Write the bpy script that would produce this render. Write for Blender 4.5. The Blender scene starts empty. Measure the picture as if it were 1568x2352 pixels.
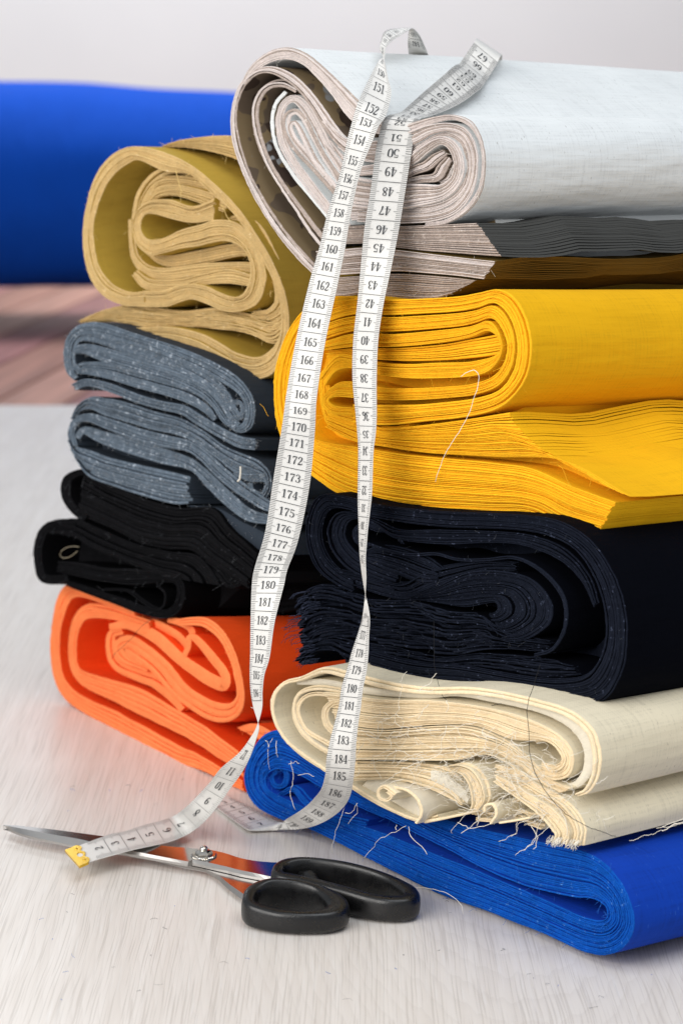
import bpy, bmesh, math, random
import numpy as np
from mathutils import Vector, noise

rng = random.Random(7)
noise.seed_set(7)
scn = bpy.context.scene
COL = scn.collection

# ------------------------------------------------------------------ camera
F_PX, CX, CY, HOR = 5000.0, 784.0, 1176.0, 150.0
CAM_H = 0.49
PITCH = math.atan((CY - HOR) / F_PX)
cam_d = bpy.data.cameras.new("camera")
cam = bpy.data.objects.new("camera", cam_d)
COL.objects.link(cam)
cam.location = (0, 0, CAM_H)
cam.rotation_euler = (math.pi / 2 - PITCH, 0, 0)
cam_d.sensor_fit = 'VERTICAL'
cam_d.sensor_height = 36.0
cam_d.lens = 36.0 * F_PX / 2352.0
cam_d.clip_start = 0.05
cam_d.clip_end = 60
cam_d.dof.use_dof = True
cam_d.dof.focus_distance = 1.285
cam_d.dof.aperture_fstop = 10.0
scn.camera = cam

# ------------------------------------------------------------------ light and exposure
world = bpy.data.worlds.new("World")
scn.world = world
world.use_nodes = True
bg = world.node_tree.nodes["Background"]
bg.inputs[0].default_value = (0.86, 0.92, 1.0, 1)
bg.inputs[1].default_value = 0.41


def area(name, loc, target, sx, sy, power, color):
    l = bpy.data.lights.new(name, 'AREA')
    l.shape = 'RECTANGLE'
    l.size, l.size_y, l.energy, l.color = sx, sy, power, color
    o = bpy.data.objects.new(name, l)
    COL.objects.link(o)
    o.location = loc
    o.rotation_euler = (Vector(target) - Vector(loc)).to_track_quat('-Z', 'Y').to_euler()
    return o


area("window_light", (-1.20, 0.15, 0.95), (0.05, 1.35, 0.22), 1.8, 1.2, 35, (1.0, 0.97, 0.93))
area("overhead_fill", (0.45, 0.55, 2.1), (0.15, 1.5, 0.2), 1.6, 1.4, 20, (0.92, 0.96, 1.0))  # added fill from above, brightens the right-hand cloth sides and the table
area("background_fill", (-0.5, 5.3, 2.5), (-0.5, 5.8, 0.2), 3.0, 1.2, 85, (0.96, 0.985, 1.0))  # added fill above the far roll, brightens the wall and the roll's top
vs = scn.view_settings
vs.view_transform = 'Standard'
vs.look = 'None'
vs.exposure = 0.08
vs.gamma = 1.0
scn.cycles.max_bounces = 8

# ------------------------------------------------------------------ pixel rays to points in the place
Fv = Vector((0, math.cos(PITCH), -math.sin(PITCH)))
Uv = Vector((0, math.sin(PITCH), math.cos(PITCH)))
Cv = Vector((0, 0, CAM_H))


def ray(x, y):
    return Fv + Vector((1, 0, 0)) * ((x - CX) / F_PX) + Uv * (-(y - CY) / F_PX)


def at(x, y, t):
    return Cv + ray(x, y) * t


def atz(x, y, z):
    r = ray(x, y)
    return Cv + r * ((z - CAM_H) / r.z)


def proj(p):
    d = p - Cv
    t = d.dot(Fv)
    return (CX + F_PX * d.x / t, CY - F_PX * d.dot(Uv) / t)


# ------------------------------------------------------------------ scene helpers
def tag(o, label=None, cat=None, kind=None, group=None):
    if label: o["label"] = label
    if cat: o["category"] = cat
    if kind: o["kind"] = kind
    if group: o["group"] = group
    return o


def empty(name, loc):
    o = bpy.data.objects.new(name, None)
    COL.objects.link(o)
    o.location = loc
    o.empty_display_size = 0.05
    return o


class MB:
    """collects geometry in place coordinates, builds one mesh object"""
    def __init__(self):
        self.v, self.f, self.m, self.s, self.uv = [], [], [], [], []

    def vert(self, p):
        self.v.append((p[0], p[1], p[2]))
        return len(self.v) - 1

    def face(self, idx, mat=0, smooth=True, uv=None):
        self.f.append(tuple(idx))
        self.m.append(mat)
        self.s.append(smooth)
        self.uv.append(uv)

    def grid(self, rows, mat=0, smooth=True, close_u=False, close_v=False, uvs=None, flip=False):
        """rows[i][j] points"""
        base = len(self.v)
        R, Cn = len(rows), len(rows[0])
        for r in rows:
            for p in r:
                self.v.append((p[0], p[1], p[2]))
        for i in range(R - (0 if close_v else 1)):
            for j in range(Cn - (0 if close_u else 1)):
                i2, j2 = (i + 1) % R, (j + 1) % Cn
                q = (base + i * Cn + j, base + i * Cn + j2, base + i2 * Cn + j2, base + i2 * Cn + j)
                u = None
                if uvs is not None:
                    u = (uvs[i][j], uvs[i][j2], uvs[i2][j2], uvs[i2][j])
                if flip:
                    q = q[::-1]
                    u = u[::-1] if u else None
                self.face(q, mat, smooth, u)

    def tube(self, pts, rad, sides=5, mat=0, cap=True):
        pts = [Vector(p) for p in pts]
        n = len(pts)
        rad = rad if isinstance(rad, (list, tuple)) else [rad] * n
        rows = []
        up = Vector((0.3, 0.2, 0.93))
        for i in range(n):
            t = (pts[min(i + 1, n - 1)] - pts[max(i - 1, 0)])
            if t.length < 1e-9: t = Vector((1, 0, 0))
            t.normalize()
            a = t.cross(up)
            if a.length < 1e-3: a = t.cross(Vector((1, 0, 0)))
            a.normalize()
            b = t.cross(a)
            rows.append([pts[i] + (a * math.cos(k * 2 * math.pi / sides) + b * math.sin(k * 2 * math.pi / sides)) * rad[i]
                         for k in range(sides)])
        base = len(self.v)
        self.grid(rows, mat, True, close_u=True)
        if cap:
            self.face([base + k for k in range(sides)][::-1], mat, False)
            e = base + (n - 1) * sides
            self.face([e + k for k in range(sides)], mat, False)

    def build(self, name, mats, parent=None, kind=None):
        me = bpy.data.meshes.new(name)
        off = parent.matrix_world.translation if False else (Vector(parent["_base"]) if parent and "_base" in parent else Vector((0, 0, 0)))
        v = np.array(self.v, dtype=float) - np.array(off)
        me.from_pydata(v.tolist(), [], self.f)
        mats = mats if isinstance(mats, (list, tuple)) else [mats]
        for m in mats: me.materials.append(m)
        me.polygons.foreach_set("material_index", self.m)
        me.polygons.foreach_set("use_smooth", self.s)
        if any(u is not None for u in self.uv):
            l = me.uv_layers.new(name="UVMap")
            flat = []
            for f, u in zip(self.f, self.uv):
                if u is None: u = [(0, 0)] * len(f)
                for c in u: flat.extend(c)
            l.data.foreach_set("uv", flat)
        me.update()
        o = bpy.data.objects.new(name, me)
        COL.objects.link(o)
        if parent: o.parent = parent
        if kind: o["kind"] = kind
        return o


def thing(name, base, label, cat, group=None):
    o = empty(name, base)
    o["_base"] = tuple(base)
    return tag(o, label, cat, None, group)


def cr(P, n):
    """Catmull-Rom through points (tuples of any length) -> n samples, even in control index weighted by chord"""
    P = np.array(P, dtype=float)
    if len(P) == 1: return np.repeat(P, n, 0)
    seg = np.sqrt(((P[1:, :2] - P[:-1, :2]) ** 2).sum(1)) + 1e-6
    cum = np.concatenate([[0], np.cumsum(seg)])
    s = np.linspace(0, cum[-1], n)
    return cr_at(P, cum, s)


def cr_at(P, cum, s):
    k = np.clip(np.searchsorted(cum, s, side='right') - 1, 0, len(P) - 2)
    t = ((s - cum[k]) / (cum[k + 1] - cum[k]))[:, None]
    Q = np.vstack([2 * P[0] - P[1], P, 2 * P[-1] - P[-2]])
    p0, p1, p2, p3 = Q[k], Q[k + 1], Q[k + 2], Q[k + 3]
    return 0.5 * ((2 * p1) + (-p0 + p2) * t + (2 * p0 - 5 * p1 + 4 * p2 - p3) * t ** 2 + (-p0 + 3 * p1 - 3 * p2 + p3) * t ** 3)


# ------------------------------------------------------------------ materials
def newmat(name):
    m = bpy.data.materials.new(name)
    m.use_nodes = True
    nt = m.node_tree
    b = nt.nodes["Principled BSDF"]
    return m, nt, b


def N(nt, t, **kw):
    n = nt.nodes.new(t)
    for k, v in kw.items():
        if k.startswith("i_"):
            n.inputs[k[2:].replace("_", " ")].default_value = v
        else:
            setattr(n, k, v)
    return n


def cmix(nt, fac, a, b, blend='MIX'):
    n = nt.nodes.new("ShaderNodeMix")
    n.data_type = 'RGBA'
    n.blend_type = blend
    for sock, val in ((n.inputs[0], fac), (n.inputs[6], a), (n.inputs[7], b)):
        if isinstance(val, (float, int)): sock.default_value = val
        elif isinstance(val, tuple): sock.default_value = val if len(val) == 4 else val + (1,)
        else: nt.links.new(val, sock)
    return n.outputs[2]


def ramp(nt, src, stops):
    r = nt.nodes.new("ShaderNodeValToRGB")
    e = r.color_ramp.elements
    while len(e) > 1: e.remove(e[-1])
    e[0].position = stops[0][0]
    c = stops[0][1]
    e[0].color = c if len(c) == 4 else c + (1,)
    for p, c in stops[1:]:
        x = e.new(p)
        x.color = c if len(c) == 4 else c + (1,)
    nt.links.new(src, r.inputs[0])
    return r.outputs[0]


def mul(c, k):
    return tuple(min(1.0, x * k) for x in c[:3])


def mapped(nt, coord, sc):
    tc = nt.nodes.new("ShaderNodeTexCoord")
    mp = nt.nodes.new("ShaderNodeMapping")
    mp.inputs["Scale"].default_value = sc
    nt.links.new(tc.outputs[coord], mp.inputs[0])
    return mp.outputs[0]


def noise_tex(nt, vec, scale, detail=3, rough=0.55):
    n = N(nt, "ShaderNodeTexNoise")
    n.inputs["Scale"].default_value = scale
    n.inputs["Detail"].default_value = detail
    n.inputs["Roughness"].default_value = rough
    nt.links.new(vec, n.inputs["Vector"])
    return n.outputs["Fac"]


def bump(nt, b, h, strength, dist=0.001):
    n = N(nt, "ShaderNodeBump")
    n.inputs["Strength"].default_value = strength
    n.inputs["Distance"].default_value = dist
    nt.links.new(h, n.inputs["Height"])
    nt.links.new(n.outputs[0], b.inputs["Normal"])


def mathn(nt, op, a, b=None):
    n = N(nt, "ShaderNodeMath", operation=op)
    for s, v in ((n.inputs[0], a), (n.inputs[1], b)):
        if v is None: continue
        if isinstance(v, (int, float)): s.default_value = v
        else: nt.links.new(v, s)
    return n.outputs[0]


def cloth_body(name, col, weave=0.12, fleck=None, sheen=0.15, twill=False, bumps=0.35, tscale=1.0, spec=0.2):
    """woven face of a fabric: crossing threads from the cloth's own UV (metres)"""
    m, nt, b = newmat(name)
    warp = noise_tex(nt, mapped(nt, "UV", (1500 * tscale, 60 * tscale, 1)), 1.0, 2)
    weft = noise_tex(nt, mapped(nt, "UV", (60 * tscale, 1500 * tscale, 1)), 1.0, 2)
    th = mathn(nt, 'ADD', warp, weft)
    soft = noise_tex(nt, mapped(nt, "Object", (1, 1, 1)), 14, 3)
    c1 = ramp(nt, th, [(0.7, mul(col, 1 - weave * 1.6)), (1.3, mul(col, 1 + weave))])
    c2 = cmix(nt, 0.5, c1, ramp(nt, soft, [(0.3, mul(col, 0.93)), (0.7, mul(col, 1.07))]))
    if fleck:
        fv = noise_tex(nt, mapped(nt, "UV", (260, 900, 1)), 1.0, 1)
        c2 = cmix(nt, ramp(nt, fv, [(0.70, (0, 0, 0)), (0.78, (1, 1, 1))]), c2, fleck)
    nt.links.new(c2, b.inputs["Base Color"])
    b.inputs["Roughness"].default_value = 0.88
    b.inputs["Specular IOR Level"].default_value = spec
    b.inputs["Sheen Weight"].default_value = sheen
    b.inputs["Sheen Roughness"].default_value = 0.5
    b.inputs["Sheen Tint"].default_value = (*mul(col, 1.3), 1)
    h = th
    if twill:
        w = N(nt, "ShaderNodeTexWave", wave_type='BANDS', bands_direction='DIAGONAL')
        w.inputs["Scale"].default_value = 420
        w.inputs["Distortion"].default_value = 2.0
        w.inputs["Detail Scale"].default_value = 3.0
        nt.links.new(mapped(nt, "UV", (1, 1, 1)), w.inputs["Vector"])
        h = mathn(nt, 'ADD', th, mathn(nt, 'MULTIPLY', w.outputs["Fac"], 0.35))
    wr = noise_tex(nt, mapped(nt, "UV", (38, 9, 1)), 1.0, 3, 0.5)
    bm1 = N(nt, "ShaderNodeBump")
    bm1.inputs["Strength"].default_value = 0.55
    bm1.inputs["Distance"].default_value = 0.008
    nt.links.new(wr, bm1.inputs["Height"])
    bm2 = N(nt, "ShaderNodeBump")
    bm2.inputs["Strength"].default_value = bumps
    bm2.inputs["Distance"].default_value = 0.0004
    nt.links.new(h, bm2.inputs["Height"])
    nt.links.new(bm1.outputs[0], bm2.inputs["Normal"])
    nt.links.new(bm2.outputs[0], b.inputs["Normal"])
    return m


def cloth_edge(name, col, var=0.3, specks=None, speck_at=0.62, sheen=0.3, bumps=0.4, grain=1.0):
    """cut edge of a fabric: thread ends, fluff and lint"""
    m, nt, b = newmat(name)
    v = mapped(nt, "Object", (1, 1, 1))
    n1 = noise_tex(nt, v, 900 * grain, 3, 0.65)
    n2 = noise_tex(nt, v, 150 * grain, 4, 0.6)
    n3 = noise_tex(nt, v, 30, 2)
    c1 = ramp(nt, n1, [(0.3, mul(col, 1 - var)), (0.7, mul(col, 1 + var * 0.8))])
    c2 = cmix(nt, 0.45, c1, ramp(nt, n2, [(0.3, mul(col, 1 - var * 0.9)), (0.7, mul(col, 1 + var * 0.7))]))
    c2 = cmix(nt, 0.3, c2, ramp(nt, n3, [(0.35, mul(col, 0.85)), (0.65, mul(col, 1.12))]))
    if specks:
        n4 = noise_tex(nt, v, 330 * grain, 3, 0.7)
        c2 = cmix(nt, ramp(nt, n4, [(speck_at, (0, 0, 0)), (speck_at + 0.09, (1, 1, 1))]), c2, specks)
    nt.links.new(c2, b.inputs["Base Color"])
    b.inputs["Roughness"].default_value = 0.95
    b.inputs["Specular IOR Level"].default_value = 0.03
    b.inputs["Sheen Weight"].default_value = sheen
    b.inputs["Sheen Tint"].default_value = (*mul(col, 1.4), 1)
    bump(nt, b, mathn(nt, 'ADD', n1, n2), bumps, 0.0006)
    return m


def plain(name, col, rough=0.5, metal=0.0, spec=0.5):
    m, nt, b = newmat(name)
    b.inputs["Base Color"].default_value = (*col, 1)
    b.inputs["Roughness"].default_value = rough
    b.inputs["Metallic"].default_value = metal
    b.inputs["Specular IOR Level"].default_value = spec
    return m, nt, b


def camo(name):
    m, nt, b = newmat(name)
    v = mapped(nt, "Object", (1, 1, 1))
    a = noise_tex(nt, v, 26, 2.0)
    c = noise_tex(nt, mapped(nt, "Object", (1.3, 0.8, 1.1)), 36, 2.0)
    c1 = ramp(nt, a, [(0.0, (0.115, 0.085, 0.06)), (0.49, (0.115, 0.085, 0.06)), (0.50, (0.20, 0.145, 0.08)), (0.60, (0.20, 0.145, 0.08)), (0.61, (0.27, 0.28, 0.29))])
    c2 = cmix(nt, ramp(nt, c, [(0.57, (0, 0, 0)), (0.58, (1, 1, 1))]), c1, (0.05, 0.033, 0.025))
    nt.links.new(c2, b.inputs["Base Color"])
    b.inputs["Roughness"].default_value = 0.9
    b.inputs["Specular IOR Level"].default_value = 0.15
    return m


M = {}
M['gray_edge'] = cloth_edge("grey_cloth_edge", (0.62, 0.55, 0.52), 0.34)
M['gray'] = cloth_body("pale_grey_linen", (0.72, 0.74, 0.74), 0.10, (0.44, 0.44, 0.42), tscale=0.5)
M['brown_edge'] = cloth_edge("printed_cloth_edge", (0.40, 0.33, 0.29), 0.5, (0.62, 0.55, 0.5), 0.6)
M['camo'] = camo("camouflage_print")
M['slate'] = cloth_body("dark_grey_cloth", (0.05, 0.05, 0.047), 0.2)
M['khaki_bounce'] = cloth_body("khaki_cloth_bounce", (0.15, 0.095, 0.022), 0.2)  # khaki print, with shade and yellow bounce mixed into its colour
M['ochre_edge'] = cloth_edge("ochre_cloth_edge", (0.58, 0.405, 0.18), 0.30, (0.82, 0.66, 0.40), 0.64, grain=0.8)
M['ochre'] = cloth_body("ochre_cloth", (0.42, 0.275, 0.04), 0.08)
M['denim_edge'] = cloth_edge("slate_blue_cloth_edge", (0.118, 0.150, 0.188), 0.8, (0.40, 0.45, 0.51), 0.585, grain=0.8, bumps=1.0)
M['denim'] = cloth_body("slate_blue_cloth", (0.022, 0.030, 0.042), 0.12)
M['black_edge'] = cloth_edge("black_cloth_edge", (0.0068, 0.0068, 0.0078), 0.6, (0.035, 0.037, 0.042), 0.64, sheen=0.03)
M['black'] = cloth_body("black_cloth", (0.0025, 0.0025, 0.003), 0.2, sheen=0.0, spec=0.03)
M['orange_edge'] = cloth_edge("orange_felt_edge", (0.98, 0.235, 0.08), 0.2, sheen=0.35, grain=0.6)
M['orange'] = cloth_body("orange_felt", (0.86, 0.07, 0.005), 0.05, sheen=0.2)
M['yellow_edge'] = cloth_edge("yellow_cloth_edge", (0.95, 0.46, 0.018), 0.25)
M['yellow'] = cloth_body("yellow_cloth", (0.78, 0.41, 0.004), 0.09, tscale=0.5)
M['navy_edge'] = cloth_edge("navy_cloth_edge", (0.0098, 0.0122, 0.0205), 0.6, (0.06, 0.072, 0.115), 0.62, sheen=0.05)
M['navy'] = cloth_body("navy_cloth", (0.0018, 0.0022, 0.0042), 0.15, sheen=0.0, spec=0.03)
M['cream_edge'] = cloth_edge("cream_cloth_edge", (0.86, 0.69, 0.46), 0.25, (0.92, 0.82, 0.66), 0.64)
M['cream'] = cloth_body("cream_cotton", (0.71, 0.635, 0.475), 0.11, (0.42, 0.36, 0.26), twill=True, tscale=0.5)
M['white_cloth'] = cloth_body("white_cotton", (0.70, 0.64, 0.52), 0.05, twill=True)
M['blue_edge'] = cloth_edge("blue_cloth_edge", (0.006, 0.085, 0.42), 0.5, (0.10, 0.28, 0.66), 0.63)
M['blue'] = cloth_body("blue_cloth", (0.001, 0.040, 0.36), 0.16, (0.02, 0.09, 0.46), tscale=0.4)
M['fluff_white'] = plain("off_white_thread", (0.85, 0.80, 0.70), 0.8, spec=0.2)[0]
M['fluff_tan'] = plain("tan_thread", (0.36, 0.31, 0.22), 0.8, spec=0.2)[0]
M['fluff_orange'] = plain("orange_fibre", (0.95, 0.25, 0.06), 0.8, spec=0.1)[0]
M['fluff_yellow'] = plain("yellow_thread", (0.90, 0.48, 0.02), 0.8, spec=0.2)[0]
M['fluff_ochre'] = plain("ochre_thread", (0.72, 0.52, 0.20), 0.8, spec=0.2)[0]
M['fluff_grey'] = plain("grey_thread", (0.34, 0.36, 0.38), 0.8, spec=0.2)[0]
M['fluff_lint'] = plain("dark_lint", (0.10, 0.105, 0.115), 0.8, spec=0.2)[0]
M['fluff_navy'] = plain("navy_thread", (0.025, 0.032, 0.06), 0.8, spec=0.2)[0]
M['fluff_blue'] = plain("blue_thread", (0.02, 0.14, 0.55), 0.8, spec=0.2)[0]
M['fluff_black'] = plain("black_thread", (0.012, 0.012, 0.014), 0.8, spec=0.2)[0]
# ------------------------------------------------------------------ bolts of cloth
ZOOM = {  # how traced numbers map to the photograph: source x, y, width
    'gray': (906, 157, 1080), 'ochre': (226, 505, 1045), 'denim': (226, 1219, 924), 'black': (105, 1846, 1114),
    'orange': (157, 2299, 1062), 'yellow': (1062, 1132, 1669), 'navy': (1150, 1968, 1581), 'cream': (1045, 2647, 1686),
    'blue': (958, 2874, 1773)}


def zpx(z, x, y):
    ox, oy, w = ZOOM[z]
    return ((ox + x * w / 1568.0) / 1.7417, (oy + y * w / 1568.0) / 1.7417)


class Bolt:
    """a bolt of cloth: an upright end plane (turned th degrees) and the direction (ph degrees from ahead) it runs back in"""
    def __init__(s, z, th, ph, ref, slope=None, L=0.5, sag=None, wav=0.0012):
        s.z, s.L, s.sag, s.wav = z, L, sag, wav
        th, ph = math.radians(th), math.radians(ph)
        s.E = Vector((math.cos(th), -math.sin(th), 0))
        s.n = Vector((-math.sin(th), -math.cos(th), 0))          # out of the end, towards the front
        x, y, kind, val = ref
        s.P0 = at(x, y, val) if kind == 't' else atz(x, y, val)
        s.A = Vector((math.sin(ph), math.cos(ph), 0))
        if slope:
            sx, sy, sl = slope
            p = s.P(sx, sy)
            lo, hi = -0.4, 0.4
            for _ in range(40):
                mid = (lo + hi) / 2
                q = p + Vector((s.A.x, s.A.y, mid)) * 0.05
                a, c = proj(p), proj(q)
                if (c[1] - a[1]) / (c[0] - a[0]) > sl: lo = mid
                else: hi = mid
            s.A = Vector((s.A.x, s.A.y, lo)).normalized()
        s.seed = sum(map(ord, z))
        s.fr = []          # front edge samples for fluff

    def P(s, x, y):
        r = ray(x, y)
        return Cv + r * ((s.P0 - Cv).dot(s.n) / r.dot(s.n))

    def Z(s, x, y):
        return s.P(*zpx(s.z, x, y))

    def deform(s, p, ax):
        k = min(1.0, max(0.0, ax) / 0.10)
        q = p * 9.0 + Vector((s.seed, 0, 0))
        d = noise.noise_vector(q) * s.wav * k
        p = p + d
        if s.sag: p = p + Vector((0, 0, s.sag(p, ax)))
        return p


def edges_from_center(C, n):
    c = cr([(x, y, w) for x, y, w in C], n)
    t = np.gradient(c[:, :2], axis=0)
    t /= np.linalg.norm(t, axis=1)[:, None] + 1e-9
    nn = np.stack([t[:, 1], -t[:, 0]], 1)
    h = c[:, 2:3] / 2
    return c[:, :2] + nn * h, c[:, :2] - nn * h


def edges_from_pairs(A, B, n):
    if len(A) == len(B):
        c = cr([(a[0], a[1], b[0], b[1]) for a, b in zip(A, B)], n)
        # spread samples by the mean of both edges
        return c[:, :2], c[:, 2:]
    return cr(A, n), cr(B, n)


def layers(b, mats, n, C=None, A=None, B=None, rec=0.0, deep=None, M_=64, jit=0.0005, fill=0.84, wob=0.13, name=None,
           parent=None, first_long=True, rag=0.0, keep=False, wavy=0.0, Mid=None):
    """n cloth layers lying between two traced edges, running back along the bolt"""
    L = deep or b.L
    n0 = n
    if n >= 3 and not keep: n = int(round(n * 1.85))
    M_ = int(M_ * 1.35)
    if C is not None: ea, eb = edges_from_center(C, M_)
    else: ea, eb = edges_from_pairs(A, B, M_)
    PA = [b.Z(*p) for p in ea]
    PB = [b.Z(*p) for p in eb]
    PM = [b.Z(*p) for p in cr(Mid, M_)] if Mid else None

    def mixp(j, q):
        if PM is None: return PA[j].lerp(PB[j], q)
        return PA[j] * (2 * (q - .5) * (q - 1)) + PM[j] * (-4 * q * (q - 1)) + PB[j] * (2 * q * (q - .5))
    mb = MB()
    sd = rng.random() * 100
    # layer boundaries with uneven spacing
    cuts = [0.0]
    for i in range(n): cuts.append(cuts[-1] + rng.uniform(0.6, 1.45))
    cuts = [c / cuts[-1] for c in cuts]
    arc = [0.0]
    for j in range(1, M_): arc.append(arc[-1] + ((PA[j] + PB[j]) / 2 - (PA[j - 1] + PB[j - 1]) / 2).length)
    for i in range(n):
        th = cuts[i + 1] - cuts[i]
        j0 = rng.gauss(0, jit)
        g = rng.uniform(0.95, 0.995) if rng.random() < min(0.93, fill) else rng.uniform(0.70, 0.86)
        outer = first_long and i in (0, n - 1)
        ax = [0.0, 0.0007, 0.014] + ([0.03, 0.045, 0.06, 0.075, 0.09, 0.105, 0.12, 0.135, 0.15, 0.17, 0.19, 0.22, 0.26, 0.32, L] if wavy else [0.05, 0.12, 0.22, 0.35, L] if (outer and L > 0.36) else [0.06, L] if L > 0.08 else [L])
        ring_o, ring_i = [], []
        for j in range(M_):
            w = wob * th * noise.noise(Vector((arc[j] * 45, i * 0.10 + sd, sd)))
            a0 = cuts[i] + th * (1 - g) / 2 + w
            a1 = cuts[i + 1] - th * (1 - g) / 2 + w
            po, pi = mixp(j, a0), mixp(j, a1)
            f = rec + j0 + 0.0009 * noise.noise(Vector((arc[j] * 30, i * 0.6 + sd, 3))) + 0.0002 * noise.noise(Vector((arc[j] * 220, i * 3.1 + sd, 9)))
            f += 0.0001 * rng.gauss(0, 1)
            if rag: f += rag * abs(noise.noise(Vector((arc[j] * 90, i * 2.3, sd))))
            co, ci = [], []
            for k, x in enumerate(ax):
                d = f + x
                e = 0.12 if k == 0 else 0.0
                qo, qi = po.lerp(pi, e), pi.lerp(po, e)
                lift = Vector((0, 0, 0))
                if wavy and x > 0.01:
                    lift = Vector((0, 0, wavy * min(1.0, x / 0.04) * (noise.noise(Vector((x * 13, i * 0.035, sd))) + 0.4 * noise.noise(Vector((x * 40, i * 0.06, sd + 5))))))
                co.append(b.deform(qo + b.A * d, d) + lift)
                ci.append(b.deform(qi + b.A * d, d) + lift)
            ring_o.append(co)
            ring_i.append(ci)
            if j % 2 == 0: b.fr.append((co[0].lerp(ci[0], 0.5), i, n))
        K = len(ax)
        # cut edge
        rows = [[ring_o[j][1] for j in range(M_)], [ring_o[j][0] for j in range(M_)], [ring_i[j][0] for j in range(M_)], [ring_i[j][1] for j in range(M_)]]
        uvs = [[(arc[j], q) for j in range(M_)] for q in (0, .0004, .0008, .0012)]
        mb.grid(rows, 2 if (len(mats) > 2 and rng.random() < 0.33) else 0, True, uvs=uvs)
        # two faces of the sheet
        for ring, fl in ((ring_o, True), (ring_i, False)):
            rows = [[ring[j][k] for j in range(M_)] for k in range(1, K)]
            uvs = [[(arc[j], ax[k]) for j in range(M_)] for k in range(1, K)]
            mb.grid(rows, 1, True, uvs=uvs, flip=fl)
        # long edges of the sheet, where the path ends
        for j, fl in ((0, False), (M_ - 1, True)):
            rows = [[ring_o[j][k], ring_i[j][k]] for k in range(K)]
            uvs = [[(0, ax[k]), (.0006, ax[k])] for k in range(K)]
            mb.grid(rows, 1, True, uvs=uvs, flip=fl)
    nm = name or ("fabric_layers" if n > 1 else "fabric_sheet")
    return mb.build(nm, [M[k] for k in mats], parent, "stuff" if n > 1 else None)


def core(b, mats, outline, rec, parent, shrink=0.94, name="inner_cloth"):
    P = cr(outline + [outline[0]], 70)[:-1]
    c = P.mean(0)
    P = c + (P - c) * shrink
    pts = [b.Z(*p) for p in P]
    bm = bmesh.new()
    off = Vector(parent["_base"])
    f0 = [bm.verts.new(b.deform(p + b.A * rec, rec) - off) for p in pts]
    prev = f0
    n = len(pts)
    for d in (rec + 0.06, rec + 0.18, rec + 0.32, b.L - 0.004):
        cur = [bm.verts.new(b.deform(p + b.A * d, d) - off) for p in pts]
        for i in range(n):
            fc = bm.faces.new((prev[i], prev[(i + 1) % n], cur[(i + 1) % n], cur[i]))
            fc.smooth = True
            fc.material_index = 1
        prev = cur
    for ring in (f0, prev):
        es = [bm.edges.get((ring[i], ring[(i + 1) % n])) for i in range(n)]
        bmesh.ops.triangle_fill(bm, use_beauty=True, edges=es)
    bmesh.ops.recalc_face_normals(bm, faces=bm.faces)
    me = bpy.data.meshes.new(name)
    bm.to_mesh(me)
    bm.free()
    me.materials.append(M[mats[0]])
    me.materials.append(M[mats[1]])
    o = bpy.data.objects.new(name, me)
    COL.objects.link(o)
    o.parent = parent
    return o


def fluff(b, mat, count, lmin, lmax, parent, rad=0.00009, spread=1.0, name="frayed_fibres"):
    mb = MB()
    r = random.Random(b.seed)
    for _ in range(count):
        p, i, n = r.choice(b.fr)
        d = (-b.A * r.uniform(0.1, 1.0) + Vector((r.gauss(0, 1), r.gauss(0, 1), r.gauss(-0.1, 1))) * spread).normalized()
        ln = r.uniform(lmin, lmax)
        c = Vector((r.gauss(0, 1), r.gauss(0, 1), r.gauss(-0.4, 1))) * 0.6
        pts = [p + b.A * 0.001 + d * ln * t + c * ln * t * t for t in (0, 0.25, 0.5, 0.75, 1.0)]
        mb.tube(pts, rad, 3, 0, False)
    return mb.build(name, M[mat], parent, "stuff")


def thread_pts(raw, wob=0.0008, dens=0.004, seed=1):
    """crinkled thread along a list of place points"""
    P = cr([tuple(p) for p in raw], max(8, int(sum((raw[i + 1] - raw[i]).length for i in range(len(raw) - 1)) / dens)))
    out = []
    for k, p in enumerate(P):
        v = Vector(p)
        out.append(v + noise.noise_vector(Vector((k * 0.55, seed * 3.7, 0))) * wob)
    return out


# ================================================================== the right-hand pile
PH = 57
# ---- pale grey bolt on top
def gray_sag(p, ax):
    w = min(1.0, max(0.0, (p.z - 0.445) / 0.045))
    return -0.030 * ax * w

b = Bolt('gray', 45, PH, (1000, 500, 't', 1.285), (1090, 380, -0.008), L=0.5, sag=gray_sag)
g = thing("fabric_bolt", b.Z(800, 1490), "pale grey linen bolt with camouflage inner print, topmost of the right pile", "fabric bolt", "bolts of cloth in the two piles")
core(b, ('camo', 'gray'), [(60, 300), (200, 160), (360, 130), (520, 200), (700, 420), (860, 560), (1080, 530), (1300, 480), (1440, 600), (1450, 800), (1350, 1000), (1400, 1200), (1450, 1380), (1000, 1450), (700, 1430), (560, 1330), (330, 1080), (130, 760), (60, 500)], 0.03, g, 0.93)
GE = ('gray_edge', 'gray', 'brown_edge')
GC = ('gray_edge', 'camo', 'brown_edge')
# outer wrap over the top, down the valley and round the right lobe
layers(b, GE, 5, A=[(88, 262), (125, 180), (185, 112), (265, 62), (360, 47), (460, 82), (560, 160), (660, 255), (760, 355), (840, 440), (920, 492), (1010, 505), (1100, 478), (1200, 450), (1310, 438), (1420, 480), (1482, 590), (1500, 720), (1475, 880), (1395, 1000), (1280, 1070), (1150, 1090)],
       B=[(100, 262), (150, 200), (215, 150), (285, 122), (360, 118), (440, 150), (520, 225), (610, 330), (700, 450), (800, 530), (910, 555), (1000, 560), (1090, 530), (1190, 490), (1310, 470), (1405, 510), (1462, 600), (1476, 720), (1450, 870), (1375, 980), (1270, 1045), (1150, 1066)], M_=110, parent=g)
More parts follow.
